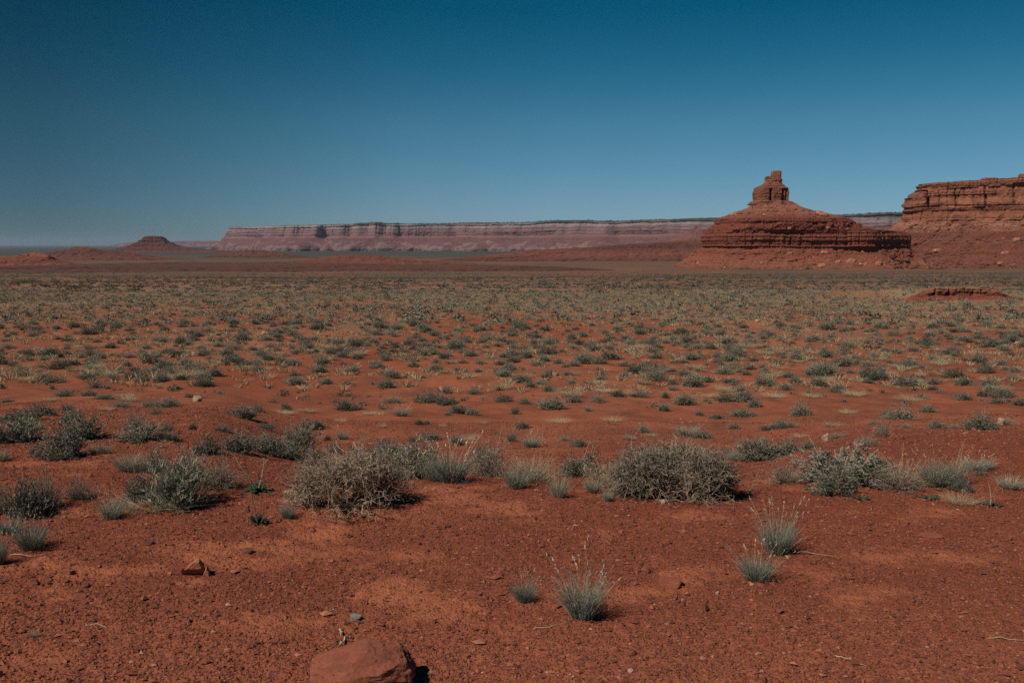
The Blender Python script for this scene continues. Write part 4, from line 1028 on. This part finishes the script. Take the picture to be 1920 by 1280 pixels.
stick('branch', 'long dry branch sticking out from under the huge tangled bush', [(1290, 910), (1315, 922), (1336, 938)], .008, .004, 'bark', 'stick', 3)
stick('stalk', 'long fallen straw stalk trailing right of the tall seed headed clump', [(1470, 1036), (1510, 1041), (1575, 1049)], .0025, .0012, 'straw', 'straw stalk', 3)
stick('stalk', 'leaning straw stalk right of the tall seed headed clump', [(1482, 1030), (1500, 1018), (1537, 999)], .0022, .001, 'straw', 'straw stalk', 8)
stick('stalk', 'pale fallen stalk on the bare soil at the right edge', [(1565, 1232), (1595, 1241), (1625, 1249)], .003, .0015, 'straw', 'straw stalk', 2)
stick('stalk', 'short fallen stalk at the bottom right edge', [(1850, 1196), (1885, 1200), (1925, 1207)], .003, .0015, 'straw', 'straw stalk', 2)
stick('stalk', 'thin fallen stalk beside the large lower centre clump', [(1000, 1178), (1030, 1179), (1062, 1170)], .002, .001, 'straw', 'straw stalk', 2)
stick('stalk', 'fallen stalk on the left soil below the rounded grass clump', [(160, 1172), (180, 1172), (200, 1178)], .002, .001, 'straw', 'straw stalk', 2)
for i, (pts) in enumerate([[(330, 955), (365, 949), (395, 944)], [(600, 962), (640, 958), (668, 950)], [(20, 1040), (60, 1046), (100, 1038)]]):
    stick('stalk', ['dry stalk lying in front of the left bushy cluster', 'dry stem lying at the foot of the dead bush', 'dry stalks fallen under the rounded grass clump at the left'][i], pts, .003, .0015, 'straw', 'straw stalk', 3)

# ---- gravel and clods of the crust: nobody could count them
def octas(g_pts, size, rng, sq=.65):
    N = len(g_pts)
    base = np.array([[1, 0, 0], [0, 1, 0], [-1, 0, 0], [0, -1, 0], [0, 0, 1], [0, 0, -1]], float)
    V = base[None] * (1 + .55 * rng.uniform(-1, 1, (N, 6, 1))) + rng.normal(0, .16, (N, 6, 3))
    a = rng.uniform(0, 6.28, N); c, s = np.cos(a), np.sin(a)
    X = V[..., 0] * c[:, None] - V[..., 1] * s[:, None]; Y = V[..., 0] * s[:, None] + V[..., 1] * c[:, None]
    V = np.stack([X, Y * .9, V[..., 2] * sq], -1) * size[:, None, None] / 2 + g_pts[:, None]
    F = np.array([[0, 1, 4], [1, 2, 4], [2, 3, 4], [3, 0, 4], [1, 0, 5], [2, 1, 5], [3, 2, 5], [0, 3, 5]])
    Q = (np.arange(N)[:, None, None] * 6 + F[None]).reshape(-1, 3)
    return V.reshape(-1, 3), Q
def gravel():
    rng = np.random.default_rng(5)
    N = 280000
    Y = np.exp(rng.uniform(math.log(2.9), math.log(17), N)); X = Y * rng.uniform(-.66, .66, N)
    bare = .05 + sstep(.2, 1.4, patch(X, Y)) * .72 + .12 * sstep(4.4, 3.4, Y)
    keep = rng.random(N) > bare
    X, Y = X[keep], Y[keep]; N = len(X)
    size = np.clip(rng.lognormal(math.log(.0080), .5, N), .003, .05) * (1 + .07 * np.maximum(Y - 5, 0))
    Z = ground(X, Y) + size * .12
    V, Q = octas(np.stack([X, Y, Z], 1), size, rng)
    a = NT('gravel_grains'); r = a.island()
    col = a.ramp(r, [(0, (.105, .042, .031)), (.40, (.165, .056, .036)), (.75, (.215, .070, .042)), (.96, (.30, .105, .06)), (.994, (.33, .14, .085)), (1, (.40, .25, .18))])
    a.done(col)
    return tag(obj('gravel', mesh_of('gravel', V, Q, a.m)), 'dark red gravel and clods strewn over the bare soil', 'gravel', kind='stuff')
gravel()

# ---- shrubs and grass out on the plain
def density_pts(rng, Y0, Y1, dens, seed, ns=(9, 5), thr=.0, sharp=1.0):
    area = 1.30 * (Y1 ** 2 - Y0 ** 2) / 2
    N = int(area * dens * 1.9)
    Y = np.sqrt(rng.uniform(Y0 ** 2, Y1 ** 2, N)); X = Y * rng.uniform(-.65, .65, N)
    k = np.clip(.55 + sharp * (.30 * fbm(X / ns[0], Y / ns[1], seed=seed, o=3) - thr), 0.03, 1)
    q = rng.random(N) < k
    return X[q], Y[q]
def spaced(rng, X, Y, w_, gap=.55):
    """drop plants that would grow through one another"""
    grid = {}; keep = np.zeros(len(X), bool)
    for i in range(len(X)):
        cx, cy = int(X[i] // 1.5), int(Y[i] // 1.5); ok = True
        for a in (-1, 0, 1):
            for b in (-1, 0, 1):
                for j in grid.get((cx + a, cy + b), ()):
                    if (X[i] - X[j]) ** 2 + ((Y[i] - Y[j]) * .8) ** 2 < (gap * (w_[i] + w_[j])) ** 2: ok = False; break
                if not ok: break
            if not ok: break
        if ok: grid.setdefault((cx, cy), []).append(i); keep[i] = True
    return keep
def plain_plants():
    rng = np.random.default_rng(11)
    X, Y = density_pts(rng, 23.5, 50, 1.15, 301)
    WV = np.clip(rng.lognormal(math.log(.47), .36, len(X)), .2, .95)
    q = spaced(rng, X, Y, WV, .53); X, Y, WV = X[q], Y[q], WV[q]
    order = np.argsort(Y); X, Y, WV = X[order], Y[order], WV[order]
    Z = ground(X, Y, fine=False); P, Q = to_px(X, Y, Z)
    cnt = 0; kinds = ['sage', 'sage', 'dark', 'dark', 'twiggy', 'twiggy', 'spiky', 'spiky']
    for x, y, z, px, py, wv in zip(X, Y, Z, P, Q, WV):
        if not (-30 < px < 1950): continue
        if py > 722 and any(abs(px - a) < (c + 20) / 2 and abs(py - b) < 14 for a, b, c, d in placed): continue
        if py > 735: continue
        # a few open lanes of bare sand
        if 700 < py < 745 and 430 < px < 900 and rng.random() < .8: continue
        wv = float(wv); hv = wv * rng.uniform(.36, .56)
        kx = kinds[rng.integers(len(kinds))]
        s = y / F_PX
        plant(kx, px, py, wv / s, hv / s, pos=(float(x), float(y), float(z)))
        cnt += 1
    # dry tufts near enough to be told apart
    X, Y = density_pts(rng, 22, 40, .16, 303, thr=-.1)
    Z = ground(X, Y, fine=False); P, Q = to_px(X, Y, Z); t = 0
    for x, y, z, px, py in zip(X, Y, Z, P, Q):
        if not (-20 < px < 1940) or py > 745: continue
        if 700 < py < 745 and 430 < px < 900: continue
        wv = rng.uniform(.25, .55); s = y / F_PX
        plant('straw', px, py, wv / s, wv * .55 / s, pos=(float(x), float(y), float(z))); t += 1
    return cnt, t
plain_plants()

def scatter(name, label, cat, protos, X, Y, wv, hv, mats, rng):
    """one mass of plants too many and too small to tell apart"""
    Z = ground(X, Y, fine=False)
    VV, QQ, MM, off = [], [], [], 0
    pick = rng.integers(0, len(protos), len(X))
    for pi, (V, Q, m) in enumerate(protos):
        q = np.where(pick == pi)[0]; n = len(q)
        if not n: continue
        a = rng.uniform(0, 6.28, n); c, s = np.cos(a), np.sin(a)
        x = (V[None, :, 0] * c[:, None] - V[None, :, 1] * s[:, None]) * wv[q, None] + X[q, None]
        y = (V[None, :, 0] * s[:, None] + V[None, :, 1] * c[:, None]) * wv[q, None] + Y[q, None]
        z = V[None, :, 2] * hv[q, None] + Z[q, None] - .02
        VV.append(np.stack([x, y, z], -1).reshape(-1, 3).astype(np.float32))
        QQ.append((Q[None] + (np.arange(n) * len(V))[:, None, None] + off).reshape(-1, 4))
        MM.append(np.tile(m, n)); off += n * len(V)
    me = mesh_of(name, np.vstack(VV), np.vstack(QQ), mats, np.concatenate(MM))
    return tag(obj(name, me), label, cat, kind='stuff')
def low_shrub(seed, n, L, leaf, lw, mi):
    gt, gl = shrub_geo(seed, n=n, L=L, leaf=leaf, lw=lw, leafmats=(mi,), tw=.02, lump=.5)
    V1, Q1, m1 = gl.arrays()
    return V1, Q1, m1
def low_tuft(seed, n, wid):
    rng = np.random.default_rng(seed); g = Geo()
    az = rng.uniform(0, 6.28, n); ln = rng.uniform(.5, 1.1, n); le = rng.uniform(.1, 1.0, n)
    d = np.stack([np.cos(az) * le, np.sin(az) * le, np.ones(n)], 1)
    ribbons(g, rng, np.stack([np.cos(az) * .2, np.sin(az) * .2, 0 * az], 1) * rng.uniform(0, 1, (n, 1)), d, ln, np.full(n, wid), d * .1, 0, segs=1, taper=.5)
    return g.arrays()
def far_plants():
    rng = np.random.default_rng(21)
    mats = [M['sage'], M['dark'], M['brown']]
    mid = [low_shrub(500 + i, 34, 9, .12, .07, (0, 1, 0, 2, 0)[i]) for i in range(5)]
    X, Y = density_pts(rng, 50, 130, .85, 311, (22, 9))
    w_ = np.clip(rng.lognormal(math.log(.64), .38, len(X)), .25, 1.35)
    q = spaced(rng, X, Y, w_, .54); X, Y, w_ = X[q], Y[q], w_[q]
    a = (X, Y, w_, w_ * rng.uniform(.30, .48, len(X)))
    far = [low_shrub(520 + i, 14, 6, .22, .12, (2, 1, 0, 2, 1)[i]) for i in range(5)]
    scatter('distant_scrub', 'grey green shrubs dotted densely over the middle of the plain', 'scrub', mid, *a, mats, rng)
    X, Y = density_pts(rng, 130, 640, .17, 313, (40, 14))
    q = rng.random(len(X)) < np.interp(Y, [130, 220, 400, 640], [1, .7, .4, .2]); X, Y = X[q], Y[q]
    w_ = np.clip(rng.lognormal(math.log(.70), .4, len(X)), .3, 1.7)
    scatter('farthest_scrub', 'specks of dark scrub on the far side of the plain below the butte', 'scrub', far, X, Y, w_, w_ * rng.uniform(.32, .5, len(X)), mats, rng)
    # small young scrub between the big shrubs
    X, Y = density_pts(rng, 20, 75, .55, 317, (7, 4))
    w_ = rng.uniform(.12, .32, len(X))
    scatter('low_scrub', 'tiny scrub seedlings sprinkled between the shrubs of the plain', 'scrub', mid, X, Y, w_, w_ * .6, mats, rng)
    tf = [low_tuft(540 + i, 34, .045) for i in range(4)]
    X, Y = density_pts(rng, 24, 125, 1.8, 315, (12, 5), thr=-.02, sharp=1.3)
    q = rng.random(len(X)) < np.interp(Y, [24, 34, 50, 80, 125], [.6, .8, .8, .8, .9]); X, Y = X[q], Y[q]
    w_ = rng.uniform(.16, .42, len(X))
    scatter('dry_grass', 'thin straw coloured grass spread between the shrubs of the plain', 'dry grass', tf, X, Y, w_, w_ * rng.uniform(.35, .7, len(X)), [M['straw']], rng)
far_plants()
#PART5
# ---- boulders and rubble on the slopes of the butte and the mesa
def bvh_of(objs):
    VV, PP, off = [], [], 0
    for o in objs:
        me = o.data
        V = np.empty(len(me.vertices) * 3, np.float32); me.vertices.foreach_get('co', V); V = V.reshape(-1, 3)
        VV += [tuple(map(float, v)) for v in V]
        PP += [[i + off for i in p.vertices] for p in me.polygons]; off += len(V)
    return BVHTree.FromPolygons(VV, PP)
SLOPES = bvh_of([bb, mc])
CAMP = Vector((0, 0, CAM_Z))
def slope_hit(px, py):
    d = Vector(ray(px, py)).normalized()
    h = SLOPES.ray_cast(CAMP, d)
    if h[0] is None: return None
    n_ = h[1] if h[1].dot(d) < 0 else -h[1]
    return (h[0], n_)
mbo = stone_mat('slope_boulder', (.36, .145, .085), (.45, .20, .12), sc=.25)
for i, (px, py, w_, h_, lab) in enumerate([
    (1541, 403, 22, 9, 'tilted orange slab perched on the right shoulder of the butte'), (1541, 500, 13, 9, 'dark round boulder at the foot of the butte below its shoulder'),
    (1596, 492, 16, 9, 'large pale boulder cluster piece on the lower right slope of the butte'), (1757, 470, 15, 6, 'flat orange boulder on the slope left below the mesa cliff'),
    (1884, 475, 12, 6, 'flat pale boulder on the mesa slope near the right edge'), (1623, 496, 6, 5, 'small whitish boulder at the foot of the ridge'), (1647, 495, 12, 6, 'brown boulder at the foot of the ridge'),
    (1546, 474, 14, 5, 'flat boulder just under the banded cliff of the butte'), (1481, 476, 9, 5, 'small boulder under the middle of the banded cliff'), (1480, 428, 8, 5, 'boulder on the ledge slope above the banded cliff'),
    (1376, 403, 13, 6, 'dark boulder on the left shoulder of the butte'), (1906, 450, 12, 6, 'boulder high on the mesa slope at the right edge'), (1571, 492, 10, 6, 'boulder left of the pale cluster on the lower butte slope'),
    (1875, 494, 9, 5, 'pale boulder low on the mesa slope'), (1646, 514, 10, 5, 'lone boulder lying out on the flat below the ridge'), (1508, 508, 7, 4, 'small boulder at the very foot of the butte')]):
    h = slope_hit(px, py)
    if h is None: continue
    D_ = h[0].y; s = D_ / F_PX
    o = block('boulder', h[0] + h[1] * (h_ * s * .15), (w_ * s, w_ * s * .8, h_ * s * 1.15), mbo, .6, 600 + i, .16, 26, lean=(.2, 0), roty=(.35 if i == 0 else .1 * math.sin(i)))
    tag(o, lab, 'boulder', 'boulders fallen from the cliffs')
def rubble():
    rng = np.random.default_rng(77); pts, sz = [], []
    for _ in range(7500):
        r = rng.random()
        if r < .45: px, py = rng.uniform(1290, 1730), rng.normal(488, 11)
        elif r < .58: px, py = rng.uniform(1370, 1560), rng.uniform(382, 405)
        elif r < .65: px, py = rng.uniform(1330, 1600), rng.uniform(418, 434)
        else: px, py = rng.uniform(1690, 1925), rng.uniform(416, 505)
        h = slope_hit(px, py)
        if h is None or h[1].z < .18: continue
        if float(vn(np.array([px / 26.]), np.array([py / 9.]), seed=6)[0]) < rng.uniform(-.5, .9): continue
        pts.append(h[0] + h[1] * .2); sz.append(min(rng.lognormal(math.log(.75), .6), 4.5))
    P = np.array([tuple(p) for p in pts]); S = np.array(sz)
    V, Q = octas(P, S, rng, .8)
    a = NT('rubble_blocks')
    col = a.ramp(a.island(), [(0, (.15, .055, .036)), (.45, (.26, .092, .054)), (.85, (.36, .15, .09)), (1, (.46, .25, .17))])
    a.done(col)
    tag(obj('rubble', mesh_of('rubble', V, Q, a.m)), 'broken rock rubble strewn over the slopes of butte and mesa', 'rubble', kind='stuff')
rubble()

# ---- dark pinyon growth along the rim of the long mesa
def rim_trees():
    rng = np.random.default_rng(5); me = fm.data
    V = np.empty(len(me.vertices) * 3, np.float32); me.vertices.foreach_get('co', V); V = V.reshape(-1, 3)
    R_ = V[109 * 2600:110 * 2600]; R_ = R_[R_[:, 1] < np.median(R_[:, 1]) + 200]
    i = rng.integers(0, len(R_), 2600); P = R_[i] + np.stack([rng.normal(0, 20, 2600), np.abs(rng.normal(0, 60, 2600)), np.full(2600, 1.5)], 1)
    k = fbm(P[:, 0] / 420, 0 * P[:, 0], seed=8, o=3) > -.25
    P = P[k]
    V2, Q2 = octas(P, rng.uniform(4, 10, len(P)), rng, .75)
    a = NT('pinyon'); a.done(a.mix(a.island(), (.035, .045, .03), (.07, .08, .055)))
    tag(obj('rim_woodland', mesh_of('rim_woodland', V2, Q2, a.m)), 'dark thin line of trees along the rim of the long mesa', 'trees', kind='stuff')
rim_trees()

# ---- desert haze
def haze():
    g = np.array([[-26000, -800, -90], [26000, -800, -90], [26000, 40000, -90], [-26000, 40000, -90], [-26000, -800, 240], [26000, -800, 240], [26000, 40000, 240], [-26000, 40000, 240]], float)
    Q = [[0, 3, 2, 1], [4, 5, 6, 7], [0, 1, 5, 4], [1, 2, 6, 5], [2, 3, 7, 6], [3, 0, 4, 7]]
    m = bpy.data.materials.new('haze'); m.use_nodes = True; t = m.node_tree; t.nodes.clear()
    o = t.nodes.new('ShaderNodeOutputMaterial'); v = t.nodes.new('ShaderNodeVolumePrincipled')
    v.inputs['Color'].default_value = (.62, .74, .95, 1); v.inputs['Density'].default_value = 1.9e-5; v.inputs['Anisotropy'].default_value = .2
    t.links.new(v.outputs[0], o.inputs['Volume'])
    h = obj('haze', mesh_of('haze', g, np.array(Q), m))
    tag(h, 'thin blue desert haze over the far plain', 'haze', kind='stuff')
haze()
